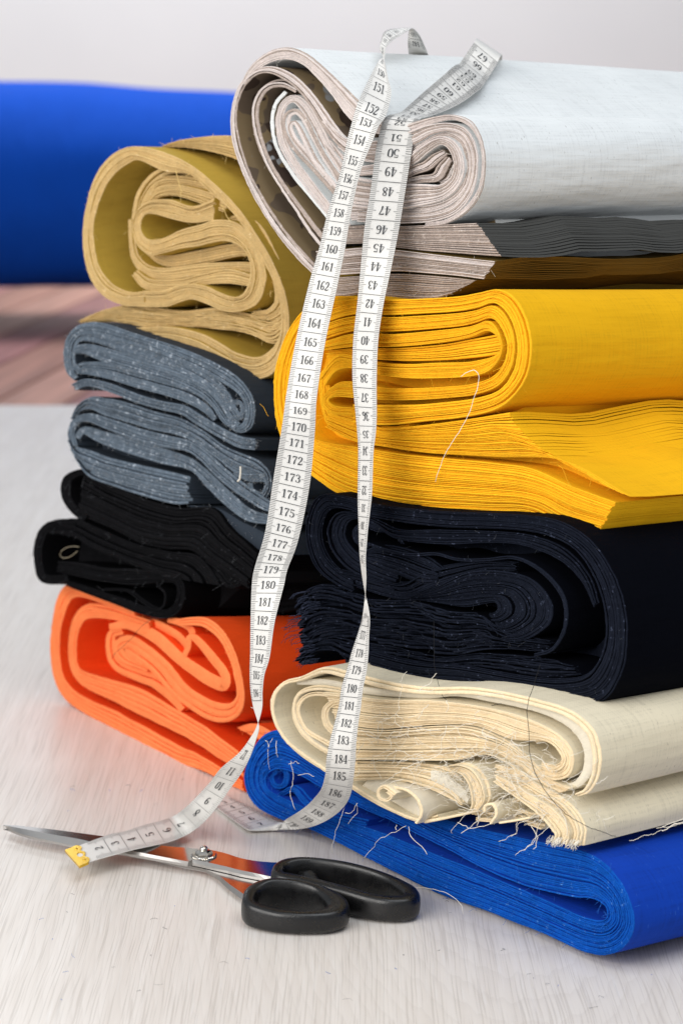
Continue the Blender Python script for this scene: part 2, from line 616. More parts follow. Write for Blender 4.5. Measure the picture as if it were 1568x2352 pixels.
# left outer band and its branch into the valley
layers(b, GC, 3, C=[(512, 1345, 52), (420, 1250, 56), (310, 1120, 52), (205, 960, 50), (120, 790, 46), (58, 610, 40), (40, 450, 34), (62, 320, 32), (110, 236, 34), (180, 186, 36), (270, 180, 44), (370, 228, 54), (450, 300, 56), (520, 390, 60), (590, 500, 66), (660, 590, 66), (760, 650, 60), (900, 660, 50)], M_=80, parent=g)
layers(b, GE, 4, C=[(560, 470, 30), (640, 560, 40), (720, 610, 50), (840, 625, 70), (960, 610, 80), (1080, 570, 80), (1180, 525, 60), (1290, 510, 50), (1380, 545, 46), (1430, 640, 44), (1435, 770, 46), (1400, 890, 50), (1320, 985, 56), (1200, 1030, 56), (1050, 1040, 60), (900, 1040, 60), (760, 1030, 60)], M_=80, parent=g)
# camouflage strip and the second band
layers(b, GC, 2, C=[(560, 1215, 60), (470, 1110, 52), (385, 985, 44), (300, 870, 40), (222, 745, 36), (165, 610, 34), (134, 460, 34), (150, 345, 34), (205, 275, 34), (290, 262, 32), (370, 300, 30)], rec=0.004, M_=56, parent=g)
layers(b, ('gray', 'camo'), 2, C=[(590, 1130, 30), (480, 1000, 26), (390, 890, 24), (300, 780, 22), (220, 640, 20), (186, 500, 20), (200, 380, 20), (260, 300, 20)], rec=0.010, M_=40, parent=g)
layers(b, ('brown_edge', 'camo'), 2, C=[(515, 1200, 22), (400, 1060, 20), (290, 910, 18), (190, 760, 16), (120, 610, 14), (96, 460, 14), (112, 340, 14), (170, 262, 14), (260, 232, 14), (350, 262, 14), (430, 330, 16), (510, 430, 16), (590, 560, 16)], rec=0.008, M_=56, parent=g)
# big inner roll
layers(b, GE, 4, C=[(690, 900, 60), (640, 800, 56), (570, 650, 56), (505, 510, 54), (440, 400, 54), (375, 345, 46), (315, 372, 46), (284, 470, 50), (310, 610, 56), (380, 735, 58), (470, 860, 60), (570, 985, 62), (680, 1100, 64)], M_=60, parent=g, rec=0.003)
layers(b, GE, 2, C=[(680, 960, 48), (600, 860, 46), (500, 750, 44), (395, 640, 42), (338, 540, 38), (335, 450, 36), (385, 420, 36), (445, 480, 42), (505, 600, 42), (570, 720, 42), (660, 850, 44)], M_=52, parent=g, rec=0.002)
layers(b, GE, 2, C=[(650, 880, 30), (560, 775, 30), (470, 670, 28), (395, 580, 26), (368, 510, 24), (392, 482, 22), (425, 530, 26), (470, 625, 28), (530, 735, 30), (620, 850, 30)], M_=48, parent=g)
layers(b, GE, 4, C=[(560, 600, 40), (620, 680, 44), (690, 760, 50), (800, 760, 60), (900, 740, 60), (1000, 730, 50)], M_=30, parent=g, rec=0.003)
layers(b, GE, 3, C=[(640, 610, 44), (720, 660, 44), (830, 690, 50), (940, 680, 50), (1050, 640, 46)], M_=30, parent=g, rec=0.002)
# right inner roll
layers(b, GE, 5, C=[(1010, 740, 40), (1080, 690, 56), (1150, 632, 54), (1235, 588, 50), (1310, 622, 60), (1345, 720, 64), (1322, 820, 70), (1240, 888, 90), (1110, 905, 130), (960, 915, 150), (820, 900, 170), (690, 880, 180)], M_=70, parent=g)
layers(b, GE, 5, C=[(700, 1010, 90), (850, 1000, 80), (1000, 985, 80), (1130, 985, 70), (1250, 955, 60), (1340, 890, 50), (1385, 790, 46), (1385, 680, 44), (1350, 590, 40), (1270, 545, 40), (1190, 560, 40), (1110, 610, 40), (1040, 660, 36)], M_=64, parent=g, rec=0.002)
layers(b, GC, 3, C=[(1000, 790, 50), (1070, 760, 50), (1140, 735, 52), (1195, 690, 50), (1250, 655, 34)], M_=26, parent=g, rec=0.002, fill=0.6)
layers(b, GC, 3, C=[(1010, 830, 40), (1100, 812, 44), (1190, 800, 54), (1228, 745, 60), (1268, 690, 40)], M_=26, parent=g, rec=0.003, fill=0.55)
layers(b, GC, 3, C=[(1190, 830, 20), (1240, 810, 50), (1262, 760, 50), (1290, 700, 24)], M_=20, parent=g, rec=0.006, fill=0.5)
# flat folds underneath, open to the side
layers(b, ('brown_edge', 'slate'), 8, A=[(560, 1095), (700, 1085), (850, 1080), (1000, 1085), (1250, 1076), (1453, 1067)], B=[(560, 1195), (700, 1190), (850, 1190), (1000, 1215), (1250, 1240), (1592, 1264)], M_=40, parent=g, fill=0.5, wavy=0.005, jit=0.0003)
layers(b, ('gray_edge', 'khaki_bounce', 'brown_edge'), 8, A=[(520, 1230), (650, 1222), (800, 1210), (1000, 1225), (1300, 1262), (1560, 1290)], B=[(540, 1370), (660, 1370), (800, 1360), (1000, 1350), (1280, 1370), (1490, 1395)], M_=40, parent=g, fill=0.5, wavy=0.005, jit=0.0003)
layers(b, ('brown_edge', 'khaki_bounce'), 7, A=[(570, 1385), (680, 1380), (800, 1372), (1000, 1362), (1280, 1382), (1440, 1400)], B=[(590, 1500), (680, 1495), (800, 1480), (1000, 1505), (1180, 1510), (1290, 1480)], M_=40, parent=g, fill=0.5, rec=0.001, wavy=0.004, jit=0.0003)
fluff(b, 'fluff_white', 320, 0.001, 0.004, g, 0.00007)
GRAY = b

# ---- yellow bolt
b = Bolt('yellow', 43, PH, (1000, 900, 't', 1.278), (1230, 800, -0.022), L=0.5)
y = thing("fabric_bolt", b.Z(700, 860), "bright yellow cloth bolt between the pale grey bolt and the navy bolt", "fabric bolt", "bolts of cloth in the two piles")
YE = ('yellow_edge', 'yellow')
core(b, YE, [(120, 130), (450, 70), (700, 60), (860, 35), (960, 130), (985, 260), (930, 430), (850, 500), (930, 600), (1150, 720), (1250, 850), (1150, 900), (850, 850), (400, 810), (200, 730), (80, 590), (40, 400), (60, 230)], 0.02, y, 0.95)
# left wrap running down into the bottom flap
layers(b, YE, 15, A=[(420, 118), (330, 112), (240, 140), (160, 220), (118, 320), (112, 440), (140, 540), (190, 590), (340, 618), (550, 648), (850, 676), (1000, 700), (1150, 765), (1310, 825)],
       B=[(420, 62), (330, 52), (235, 54), (132, 108), (66, 215), (30, 350), (30, 480), (56, 585), (105, 670), (180, 735), (300, 805), (520, 850), (800, 864), (985, 868), (1100, 930), (1240, 966)], M_=120, parent=y, fill=0.72, wavy=0.002)
# right roll, outermost layers
layers(b, YE, 5, A=[(205, 100), (330, 58), (480, 62), (700, 52), (800, 36), (870, 24), (930, 52), (975, 125), (997, 235), (982, 345), (925, 430), (850, 480), (740, 505), (600, 520), (450, 535), (330, 525)],
       B=[(215, 150), (330, 118), (480, 120), (700, 108), (790, 95), (850, 75), (895, 100), (930, 160), (945, 240), (930, 330), (880, 400), (800, 430), (700, 445), (590, 455), (450, 458), (330, 455)], M_=100, parent=y, fill=0.9)
layers(b, YE, 6, A=[(205, 160), (330, 125), (480, 128), (700, 115), (790, 102), (848, 85), (890, 110), (922, 168), (936, 240), (920, 325), (870, 388), (780, 420), (680, 432), (560, 440), (450, 440), (330, 432), (262, 428), (236, 440), (262, 462), (340, 470)],
       B=[(205, 215), (330, 180), (480, 182), (700, 165), (780, 150), (838, 132), (870, 150), (895, 195), (905, 245), (890, 305), (850, 352), (770, 380), (670, 390), (560, 395), (450, 395), (330, 372), (260, 378), (208, 440), (240, 492), (340, 500)], M_=110, parent=y, fill=0.9)
layers(b, YE, 6, A=[(205, 225), (330, 190), (480, 192), (650, 178), (770, 162), (832, 142), (862, 160), (884, 200), (892, 245), (876, 292), (830, 335), (760, 352), (660, 358), (540, 358), (420, 345), (330, 320), (270, 330), (225, 385)],
       B=[(205, 255), (330, 240), (480, 240), (650, 225), (760, 205), (825, 180), (855, 190), (876, 215), (886, 240), (862, 272), (800, 290), (740, 298), (640, 300), (540, 305), (420, 300), (330, 275), (265, 270), (202, 345)], M_=90, parent=y, fill=0.88)
layers(b, YE, 4, A=[(215, 255), (330, 245), (480, 245), (650, 230), (770, 208), (870, 190)], B=[(215, 285), (330, 285), (480, 295), (650, 292), (760, 284), (872, 268)], M_=40, parent=y, rec=0.003, fill=0.75)
layers(b, YE, 4, C=[(195, 345, 30), (200, 400, 40), (205, 470, 30), (240, 530, 50), (330, 560, 60), (440, 570, 60), (520, 560, 60)], M_=40, parent=y, rec=0.004)
# middle flap, its layers open to the right
layers(b, YE, 24, keep=True, A=[(225, 480), (330, 505), (430, 545), (550, 538), (700, 520), (800, 505), (908, 486)], B=[(225, 545), (330, 598), (430, 615), (600, 640), (850, 655), (1120, 672), (1362, 806)], Mid=[(225, 512), (330, 552), (430, 580), (575, 590), (775, 592), (920, 586), (1040, 628)], M_=60, parent=y, fill=0.30, rec=0.001, jit=0.0005, wavy=0.006)
fluff(b, 'fluff_yellow', 700, 0.001, 0.005, y, 0.00008)
YEL = b
mb = MB()
for pts in ([(1020, 918), (1040, 900), (1070, 890)], [(950, 870), (962, 878), (965, 888)],
            [(1115, 680), (1140, 700), (1155, 745), (1178, 775)], [(1236, 765), (1245, 735), (1252, 730)], [(690, 655), (730, 620), (790, 590), (820, 578)], [(0, 455), (15, 470), (32, 500)], [(195, 498), (240, 500), (215, 520), (210, 555)],
            [(470, 462), (500, 466), (540, 470), (580, 466)], [(1225, 960), (1215, 985), (1210, 990)]):
    mb.tube(thread_pts([b.Z(*p) - b.A * 0.004 for p in pts], 0.0004, 0.003, len(mb.v)), 0.00011, 4, 0)
r = random.Random(11)
for k in range(26):
    p = b.Z(1232, 955) + b.A * (r.random() ** 1.6 * 0.09)
    e = b.E * r.uniform(0.001, 0.007) + Vector((r.uniform(-.004, .004), 0, r.uniform(-.008, .001)))
    mb.tube(thread_pts([p, p + e * 0.5 + Vector((0, 0, .001)), p + e], 0.0005, 0.0015, k), 0.00012, 3, 0)
mb.build("frayed_threads", M['fluff_yellow'], y, "stuff")

# ---- navy bolt
b = Bolt('navy', 43, PH, (1000, 1400, 't', 1.282), (1420, 1590, -0.15), L=0.5)
n = thing("fabric_bolt", b.Z(800, 830), "dark navy cloth bolt rolled under the yellow bolt and above the cream cotton", "fabric bolt", "bolts of cloth in the two piles")
NE = ('navy_edge', 'navy')
core(b, NE, [(150, 20), (400, 60), (900, 90), (1120, 150), (1240, 270), (1310, 420), (1330, 600), (1280, 760), (1150, 830), (900, 800), (500, 745), (250, 690), (60, 640), (80, 460), (140, 340), (95, 200), (100, 70)], 0.03, n, 0.96)
layers(b, NE, 9, A=[(260, 400), (190, 365), (118, 305), (80, 195), (86, 90), (132, 12), (230, 18), (350, 50), (600, 76), (880, 88), (1060, 112), (1190, 185), (1270, 290), (1318, 400), (1340, 530), (1330, 690), (1265, 815), (1150, 850), (950, 826), (700, 778), (500, 768), (330, 722)],
       B=[(265, 345), (215, 320), (160, 265), (128, 185), (136, 110), (170, 68), (240, 72), (350, 105), (600, 140), (870, 150), (1030, 175), (1140, 235), (1210, 330), (1245, 430), (1258, 540), (1240, 640), (1180, 720), (1080, 740), (930, 730), (700, 690), (500, 670), (330, 630)], M_=110, parent=n, jit=0.0008, wob=0.25)
layers(b, NE, 5, A=[(420, 400), (300, 350), (220, 300), (165, 230), (150, 150), (185, 85), (260, 80), (350, 112), (440, 150), (600, 150), (870, 160), (1020, 190), (1120, 250), (1190, 340), (1225, 440)],
       B=[(430, 320), (330, 280), (265, 240), (222, 190), (215, 150), (235, 115), (280, 112), (340, 140), (420, 190), (600, 210), (850, 205), (990, 235), (1090, 290), (1160, 370), (1200, 460)], M_=80, parent=n, jit=0.001, wob=0.25, rec=0.002)
layers(b, NE, 4, A=[(440, 210), (410, 150), (350, 135), (280, 120), (240, 150), (245, 200), (300, 235)], B=[(430, 200), (400, 165), (345, 160), (300, 145), (270, 160), (275, 190), (310, 212)], M_=40, parent=n, rec=0.003)
layers(b, NE, 7, C=[(300, 250, 40), (360, 255, 90), (450, 280, 110), (540, 315, 110), (600, 330, 60)], M_=36, parent=n, jit=0.001)
layers(b, NE, 9, C=[(180, 330, 50), (280, 355, 60), (390, 385, 70), (470, 395, 80), (560, 360, 110), (650, 330, 90), (780, 300, 60), (900, 300, 40)], M_=44, parent=n, jit=0.001, rec=0.001)
# the fan of the inner fold
layers(b, NE, 16, A=[(480, 420), (600, 372), (720, 318), (850, 312), (975, 345), (1048, 430), (1050, 510), (1000, 560), (930, 592), (860, 588)], B=[(500, 428), (620, 446), (700, 458), (770, 446), (812, 440), (826, 452), (824, 468), (815, 476), (805, 480), (795, 480)], M_=64, parent=n, jit=0.0008, fill=0.8)
layers(b, NE, 2, C=[(330, 205, 14), (400, 228, 14), (500, 248, 14), (600, 245, 14), (690, 268, 14), (800, 268, 14), (910, 260, 16), (1000, 300, 20), (1080, 380, 22), (1112, 460, 22), (1105, 550, 22), (1060, 622, 18), (990, 645, 14)], M_=56, parent=n, rec=-0.002)
layers(b, NE, 12, A=[(40, 430), (110, 368), (200, 378), (330, 425), (500, 432), (640, 470), (760, 488), (880, 560), (1040, 590)], B=[(35, 640), (120, 590), (230, 580), (340, 600), (500, 622), (640, 652), (760, 630), (880, 625), (1060, 640)], M_=64, parent=n, jit=0.0016, rag=0.008, wob=0.22)
layers(b, NE, 6, A=[(25, 660), (80, 605), (160, 575), (250, 590), (400, 612), (600, 655), (760, 640), (1000, 660), (1120, 690)], B=[(40, 690), (90, 640), (170, 640), (250, 700), (400, 690), (600, 700), (760, 700), (1000, 740), (1150, 730)], M_=60, parent=n, jit=0.0016, rag=0.006, wob=0.22, rec=0.002)
mb = MB()
r = random.Random(5)
for k in range(70):
    u = r.random()
    x0, y0 = 48 + 30 * math.sin(u * 9) + r.uniform(-10, 25), 395 + 290 * u
    dx, dy = r.uniform(-26, -6), r.uniform(2, 26)
    mb.tube(thread_pts([b.Z(x0 + 30, y0 - 5), b.Z(x0, y0) - b.A * 0.002, b.Z(x0 + dx * .6, y0 + dy * .5) - b.A * 0.004, b.Z(x0 + dx, y0 + dy) - b.A * 0.004], 0.0006, 0.002, k), 0.00014, 3, 0, False)
mb.build("frayed_threads", M['fluff_navy'], n, "stuff")
fluff(b, 'fluff_lint', 350, 0.001, 0.003, n, 0.00006)
NAVY = b

# ---- cream bolt
b = Bolt('cream', 44, PH, (1000, 1700, 't', 1.268), (1360, 1720, -0.225), L=0.5)
c = thing("fabric_bolt", b.Z(700, 600), "cream cotton bolt with many frayed loose threads, lying on the blue bolt", "fabric bolt", "bolts of cloth in the two piles")
CE = ('cream_edge', 'cream')
core(b, CE, [(90, 90), (300, 110), (600, 130), (850, 150), (1050, 200), (1180, 290), (1200, 400), (1150, 470), (1120, 600), (1000, 520), (800, 540), (560, 560), (340, 450), (180, 350), (80, 270), (50, 180)], 0.025, c, 0.95)
layers(b, CE, 2, C=[(660, 575, 16), (600, 592, 16), (540, 578, 16), (440, 530, 18), (340, 470, 20), (250, 412, 20), (160, 352, 20), (85, 285, 18), (44, 205, 18), (44, 130, 18), (85, 80, 16), (150, 62, 18), (230, 32, 24), (320, 50, 26), (450, 84, 28), (600, 108, 28), (760, 108, 26), (860, 118, 26), (1000, 150, 26), (1130, 190, 26), (1215, 255, 28), (1244, 340, 26), (1240, 420, 22), (1210, 478, 20), (1170, 496, 14)], M_=110, parent=c, fill=0.9)
layers(b, ('white_cloth', 'cream'), 1, C=[(110, 80, 20), (200, 82, 26), (300, 100, 28), (450, 122, 28), (600, 128, 26), (700, 122, 24), (850, 146, 26), (1000, 180, 28), (1120, 230, 36), (1185, 310, 46), (1190, 400, 40), (1150, 462, 30), (1080, 470, 20)], M_=80, parent=c, rec=0.004)
layers(b, ('cream_edge', 'white_cloth'), 2, C=[(300, 112, 18), (200, 98, 20), (130, 120, 18), (108, 180, 16), (130, 250, 18), (190, 310, 20), (270, 355, 22), (350, 385, 22)], M_=50, parent=c, rec=0.001)
layers(b, CE, 2, C=[(320, 150, 16), (200, 122, 18), (140, 140, 16), (120, 190, 16), (150, 255, 16), (220, 300, 18), (300, 340, 20)], M_=44, parent=c, rec=0.003)
layers(b, CE, 4, C=[(330, 150, 20), (270, 152, 24), (238, 185, 26), (245, 235, 28), (285, 270, 30), (340, 290, 30)], M_=30, parent=c, rec=0.0)
# the thick stack with its fold at the right
layers(b, CE, 11, A=[(235, 112), (300, 118), (450, 140), (650, 145), (850, 172), (1000, 215), (1105, 270), (1158, 340), (1150, 415), (1100, 440), (1040, 420)], B=[(290, 235), (340, 240), (460, 250), (650, 235), (800, 240), (930, 290), (1060, 300), (1112, 350), (1110, 372), (1085, 385), (1040, 375)], M_=84, parent=c, fill=0.8, jit=0.0009, wob=0.25)
layers(b, CE, 14, A=[(290, 238), (340, 244), (460, 255), (650, 240), (790, 245), (920, 300), (1010, 370), (1080, 440), (1150, 470)], B=[(330, 370), (360, 368), (500, 365), (650, 370), (740, 365), (850, 345), (950, 390), (1030, 450), (1110, 490)], M_=72, parent=c, fill=0.8, jit=0.0009, wob=0.28)
layers(b, CE, 2, C=[(1000, 300, 14), (1050, 290, 16), (1100, 320, 16), (1112, 360, 14), (1090, 390, 12)], M_=24, parent=c, rec=0.004)
# lower folds
layers(b, CE, 7, A=[(335, 372), (480, 375), (600, 382), (690, 400), (740, 450), (760, 515)], B=[(340, 445), (470, 440), (560, 455), (640, 480), (700, 510), (745, 535)], M_=44, parent=c, fill=0.78, jit=0.001, wob=0.3)
layers(b, ('white_cloth', 'cream'), 1, A=[(380, 440), (480, 440), (560, 470), (620, 510), (632, 560)], B=[(350, 470), (440, 520), (530, 570), (580, 590), (618, 592)], M_=30, parent=c, rec=0.004)
layers(b, CE, 2, C=[(560, 480, 12), (520, 452, 14), (496, 466, 14), (500, 494, 14), (528, 502, 12), (545, 485, 10), (530, 470, 8)], M_=32, parent=c, rec=-0.012, deep=0.06)
layers(b, ('cream_edge', 'white_cloth'), 1, C=[(530, 455, 10), (590, 470, 10), (630, 510, 10), (640, 555, 10), (620, 590, 10)], M_=26, parent=c, rec=-0.008, deep=0.12)
layers(b, CE, 1, C=[(620, 592, 14), (690, 580, 10), (760, 565, 10), (830, 548, 10)], M_=20, parent=c, rec=-0.004, deep=0.2)
layers(b, CE, 8, A=[(725, 380), (780, 370), (835, 390), (870, 440), (880, 500), (850, 545)], B=[(735, 395), (775, 410), (800, 440), (812, 480), (815, 520), (810, 545)], M_=36, parent=c, fill=0.7, rec=-0.006, jit=0.001, deep=0.2)
layers(b, ('white_cloth', 'cream'), 1, A=[(640, 400), (700, 420), (750, 460), (780, 510)], B=[(640, 440), (700, 470), (740, 500), (775, 530)], M_=20, parent=c, rec=-0.002)
layers(b, CE, 4, A=[(880, 380), (960, 400), (1000, 430), (1010, 480), (960, 520)], B=[(870, 410), (930, 430), (955, 460), (960, 490), (940, 520)], M_=30, parent=c, rec=-0.001, fill=0.7)
layers(b, CE, 1, C=[(880, 545, 8), (885, 522, 10), (915, 520, 10), (925, 555, 8), (905, 590, 8)], M_=24, parent=c, rec=-0.01, deep=0.14)
layers(b, CE, 1, C=[(925, 590, 8), (980, 582, 8), (1040, 570, 8)], M_=16, parent=c, rec=-0.008, deep=0.2)
# lower flap hanging at the right, its layers open
layers(b, CE, 8, A=[(905, 395), (980, 425), (1060, 470), (1130, 505), (1185, 560), (1212, 620), (1206, 682)], B=[(890, 440), (960, 490), (1030, 540), (1075, 580), (1105, 615), (1120, 640), (1105, 665)], M_=50, parent=c, fill=0.78, jit=0.001, wob=0.25, rec=-0.004)
layers(b, CE, 3, A=[(770, 560), (850, 555), (940, 560), (1040, 575)], B=[(780, 595), (850, 603), (940, 600), (1030, 628)], M_=26, parent=c, rec=0.002, rag=0.01, jit=0.0016, fill=0.7)
CREAM = b
def CZ(x, y, off): return b.Z(x, y) - b.A * off
TH = [[(572, 32), (556, 62), (545, 85), (542, 130), (552, 170)], [(705, 32), (680, 50), (655, 72), (628, 98)], [(640, 95), (670, 100), (692, 92)], [(552, 160), (520, 195), (485, 215), (470, 300)],
      [(725, 135), (738, 155), (742, 175)], [(645, 150), (640, 180), (610, 208)], [(855, 168), (845, 190), (862, 215)], [(860, 118), (900, 110), (930, 115), (962, 128)],
      [(735, 225), (700, 300), (690, 340), (600, 375), (520, 420), (470, 450)], [(765, 270), (760, 310), (770, 340)], [(830, 220), (760, 235), (700, 270)], [(860, 235), (870, 260), (920, 275)], [(980, 265), (990, 290), (1040, 300)],
      [(870, 345), (840, 390), (815, 420), (800, 490)], [(800, 310), (740, 330), (640, 345), (570, 360)], [(610, 480), (600, 520), (620, 560)], [(640, 470), (690, 440), (720, 400)],
      [(575, 600), (540, 625), (490, 650), (450, 690), (435, 713)], [(572, 605), (600, 640), (625, 680), (645, 705)], [(545, 595), (548, 615)], [(395, 520), (370, 550), (332, 562)], [(400, 518), (385, 555), (362, 590)],
      [(158, 358), (160, 420), (165, 480), (170, 540)], [(170, 375), (160, 365), (150, 372)], [(72, 275), (78, 320), (74, 390)], [(85, 290), (95, 320), (80, 350)], [(66, 280), (70, 310)], [(195, 410), (215, 412), (240, 420)],
      [(330, 500), (332, 540), (318, 620), (300, 680), (290, 712)], [(960, 480), (900, 520), (870, 560), (840, 600)], [(1090, 540), (1070, 600), (1050, 660), (960, 712)], [(1050, 560), (1000, 600), (980, 630), (920, 662)],
      [(1060, 600), (1080, 640), (1050, 690)], [(1120, 600), (1060, 640), (1010, 690)], [(1000, 580), (985, 620), (978, 640)], [(800, 545), (780, 570), (745, 620), (738, 632)], [(830, 545), (850, 580), (790, 625)], [(900, 590), (850, 605), (800, 600), (770, 590)],
      [(1568, 560), (1500, 600), (1440, 630), (1340, 670), (1270, 690)], [(1400, 655), (1440, 630), (1500, 628), (1568, 590)], [(1390, 640), (1460, 610), (1530, 620), (1568, 575)], [(1360, 648), (1420, 636), (1500, 606), (1550, 570)], [(1465, 565), (1475, 600), (1500, 590)],
      [(940, 400), (1000, 480), (1040, 520), (1090, 560)], [(985, 400), (1020, 460), (1060, 490), (1120, 470)], [(960, 300), (940, 350), (930, 380), (960, 450)], [(1000, 340), (1060, 350), (1110, 395)], [(1015, 400), (1060, 430), (1110, 410)],
      [(700, 420), (740, 480), (790, 530), (850, 545)], [(900, 420), (960, 470), (900, 560)], [(560, 430), (520, 440), (490, 470)], [(620, 440), (570, 460), (520, 440)], [(440, 290), (400, 330), (390, 360)], [(1090, 490), (1150, 560), (1180, 640)], [(0, 160), (20, 160), (30, 166)]]
mb = MB()
for k, pts in enumerate(TH):
    offs = 0.006 + 0.004 * ((k * 7) % 5) / 5
    if pts[-1][0] > 1200: offs = -0.02
    mb.tube(thread_pts([CZ(x, yy, offs + 0.002 * math.sin(q * 2.1 + k)) for q, (x, yy) in enumerate(pts)], 0.0013, 0.0022, k), 0.00013 + 0.00008 * ((k * 5) % 7) / 6, 4, 0)
r = random.Random(3)
for k in range(300):
    # short wavy ends on the lower folds
    u = r.random()
    x0 = r.gauss(900, 150) if u < 0.6 else r.uniform(380, 1180)
    y0 = 140 + (x0 - 300) * 0.22 + r.uniform(60, 300) if u < 0.6 else 150 + (x0 - 300) * 0.17 + r.uniform(0, 230)
    if y0 > 600: continue
    a = r.uniform(0, 6.28)
    ln = r.uniform(30, 110)
    cv = r.uniform(-2.2, 2.2)
    pts = [(x0 + math.cos(a + cv * t) * ln * t, y0 + math.sin(a + cv * t) * ln * t * 0.8) for t in (0, .33, .66, 1)]
    mb.tube(thread_pts([CZ(x, yy, r.uniform(0.002, 0.008)) for x, yy in pts], 0.0014, 0.0022, k + 90), r.uniform(0.00007, 0.00016), 4, 0)
for k in range(60):
    x0 = r.uniform(1095, 1210)
    y0 = 655 + (x0 - 1095) * 0.18
    mb.tube(thread_pts([CZ(x0, y0 - 15, 0.004), CZ(x0 + r.uniform(-8, 5), y0, 0.006), CZ(x0 + r.uniform(-20, 8), y0 + r.uniform(5, 22), 0.006)], 0.0005, 0.0015, k + 300), 0.00015, 3, 0)
mb.build("frayed_threads", M['fluff_white'], c, "stuff")

# ---- blue bolt on the table
b = Bolt('blue', 50.5, 59, (1004, 2052, 'z', 0.001), (1440, 2140, -0.24), L=0.5)
bl = thing("fabric_bolt", b.Z(700, 618), "royal blue cloth bolt on the table, bottom of the right pile beside the scissors", "fabric bolt", "bolts of cloth in the two piles")
BE = ('blue_edge', 'blue')
core(b, BE, [(100, 60), (300, 170), (600, 330), (1000, 430), (1230, 500), (1340, 610), (1380, 720), (1300, 820), (1050, 735), (700, 600), (400, 440), (130, 340), (40, 230), (50, 120)], 0.03, bl, 0.93)
layers(b, BE, 14, A=[(440, 228), (520, 268), (700, 350), (850, 392), (1000, 425), (1100, 448), (1200, 469), (1255, 492), (1310, 535), (1362, 610), (1392, 700), (1385, 765), (1345, 818), (1290, 838), (1240, 832), (1195, 818), (1050, 752), (900, 692), (700, 618), (500, 520), (270, 402), (150, 360), (62, 312), (20, 240), (22, 165), (62, 80), (128, 42), (200, 75), (280, 130), (400, 205), (520, 268)],
       B=[(460, 320), (520, 350), (700, 440), (850, 520), (1000, 585), (1100, 612), (1195, 632), (1240, 634), (1275, 645), (1300, 668), (1306, 690), (1302, 704), (1288, 712), (1265, 712), (1235, 704), (1195, 690), (1050, 625), (900, 560), (700, 480), (500, 400), (320, 340), (230, 310), (160, 280), (110, 250), (98, 215), (112, 190), (150, 178), (210, 195), (290, 240), (400, 300), (520, 350)], M_=170, parent=bl, fill=0.84, jit=0.0008)
layers(b, BE, 4, C=[(130, 172, 14), (155, 195, 16), (150, 235, 18), (118, 240, 16), (105, 210, 14), (125, 185, 12)], M_=30, parent=bl, rec=0.002)
layers(b, BE, 3, C=[(140, 270, 14), (190, 250, 24), (240, 300, 30), (330, 350, 34), (450, 375, 30)], M_=30, parent=bl, rec=0.0)
fluff(b, 'fluff_blue', 700, 0.002, 0.006, bl, 0.00009)
BLUE = b

# ================================================================== the left-hand pile
# ---- orange felt on the table
b = Bolt('orange', 55, PH, (330, 1705, 'z', 0.001), (560, 1500, -0.02), L=0.6)
o = thing("fabric_bolt", b.Z(600, 970), "orange felt bolt lying on the table under the black cloth", "fabric bolt", "bolts of cloth in the two piles")
OE = ('orange_edge', 'orange')
core(b, OE, [(150, 90), (300, 170), (560, 240), (780, 270), (960, 250), (1080, 360), (1180, 560), (1180, 760), (1100, 880), (1190, 1000), (1200, 1220), (900, 1110), (600, 970), (330, 840), (160, 740), (80, 600), (70, 400), (90, 220)], 0.05, o, 0.95)
layers(b, OE, 4, A=[(560, 205), (400, 140), (250, 80), (160, 55), (105, 140), (68, 300), (62, 470), (85, 620), (150, 745), (270, 820), (450, 920), (650, 1040), (800, 1118), (960, 1160), (1100, 1240), (1210, 1285)],
       B=[(560, 240), (400, 185), (270, 140), (200, 135), (160, 190), (122, 320), (116, 470), (140, 600), (205, 690), (310, 745), (460, 815), (650, 920), (820, 1010), (950, 1070), (1080, 1150), (1190, 1220)], M_=70, parent=o, fill=0.97, wob=0.25, keep=True)
layers(b, OE, 5, A=[(640, 270), (480, 215), (370, 180), (270, 170), (210, 215), (165, 330), (160, 480), (185, 590), (255, 670), (400, 740), (600, 840), (780, 930), (930, 1010), (1060, 1100), (1190, 1200)],
       B=[(650, 330), (500, 285), (400, 262), (310, 255), (255, 275), (212, 370), (206, 480), (225, 550), (290, 585), (420, 620), (600, 680), (780, 790), (940, 880), (1090, 990), (1200, 1080)], M_=64, parent=o, fill=0.97, wob=0.25, keep=True, rec=0.001)
layers(b, OE, 1, C=[(410, 305, 40), (520, 300, 60), (640, 350, 72), (740, 420, 72), (830, 505, 70), (930, 580, 76), (1020, 640, 80), (1075, 655, 70), (1080, 590, 56), (1020, 500, 56), (960, 430, 50), (910, 375, 44), (875, 375, 36), (868, 430, 34), (845, 480, 30)], M_=60, parent=o, rec=0.001)
layers(b, OE, 1, C=[(560, 262, 36), (680, 310, 50), (780, 370, 44), (835, 440, 36), (855, 400, 34), (850, 330, 40), (800, 290, 40), (720, 265, 40)], M_=40, parent=o, rec=0.006)
layers(b, OE, 3, C=[(640, 560, 30), (520, 500, 60), (470, 440, 90), (520, 410, 110), (620, 470, 110), (720, 560, 110), (820, 680, 110), (950, 775, 110), (1060, 815, 116), (1140, 800, 96), (1182, 720, 46), (1168, 600, 44), (1130, 470, 46), (1070, 360, 50), (990, 290, 60), (900, 275, 50), (820, 280, 40)], M_=76, parent=o, fill=0.97, wob=0.25, keep=True)
layers(b, OE, 2, C=[(470, 330, 50), (405, 350, 50), (395, 430, 46), (420, 510, 54), (500, 570, 70), (640, 620, 80), (740, 690, 80), (840, 790, 70)], M_=40, parent=o, rec=0.0025)
layers(b, OE, 1, C=[(890, 410, 10), (950, 470, 24), (1030, 540, 24), (1060, 600, 30)], M_=20, parent=o, rec=0.008)
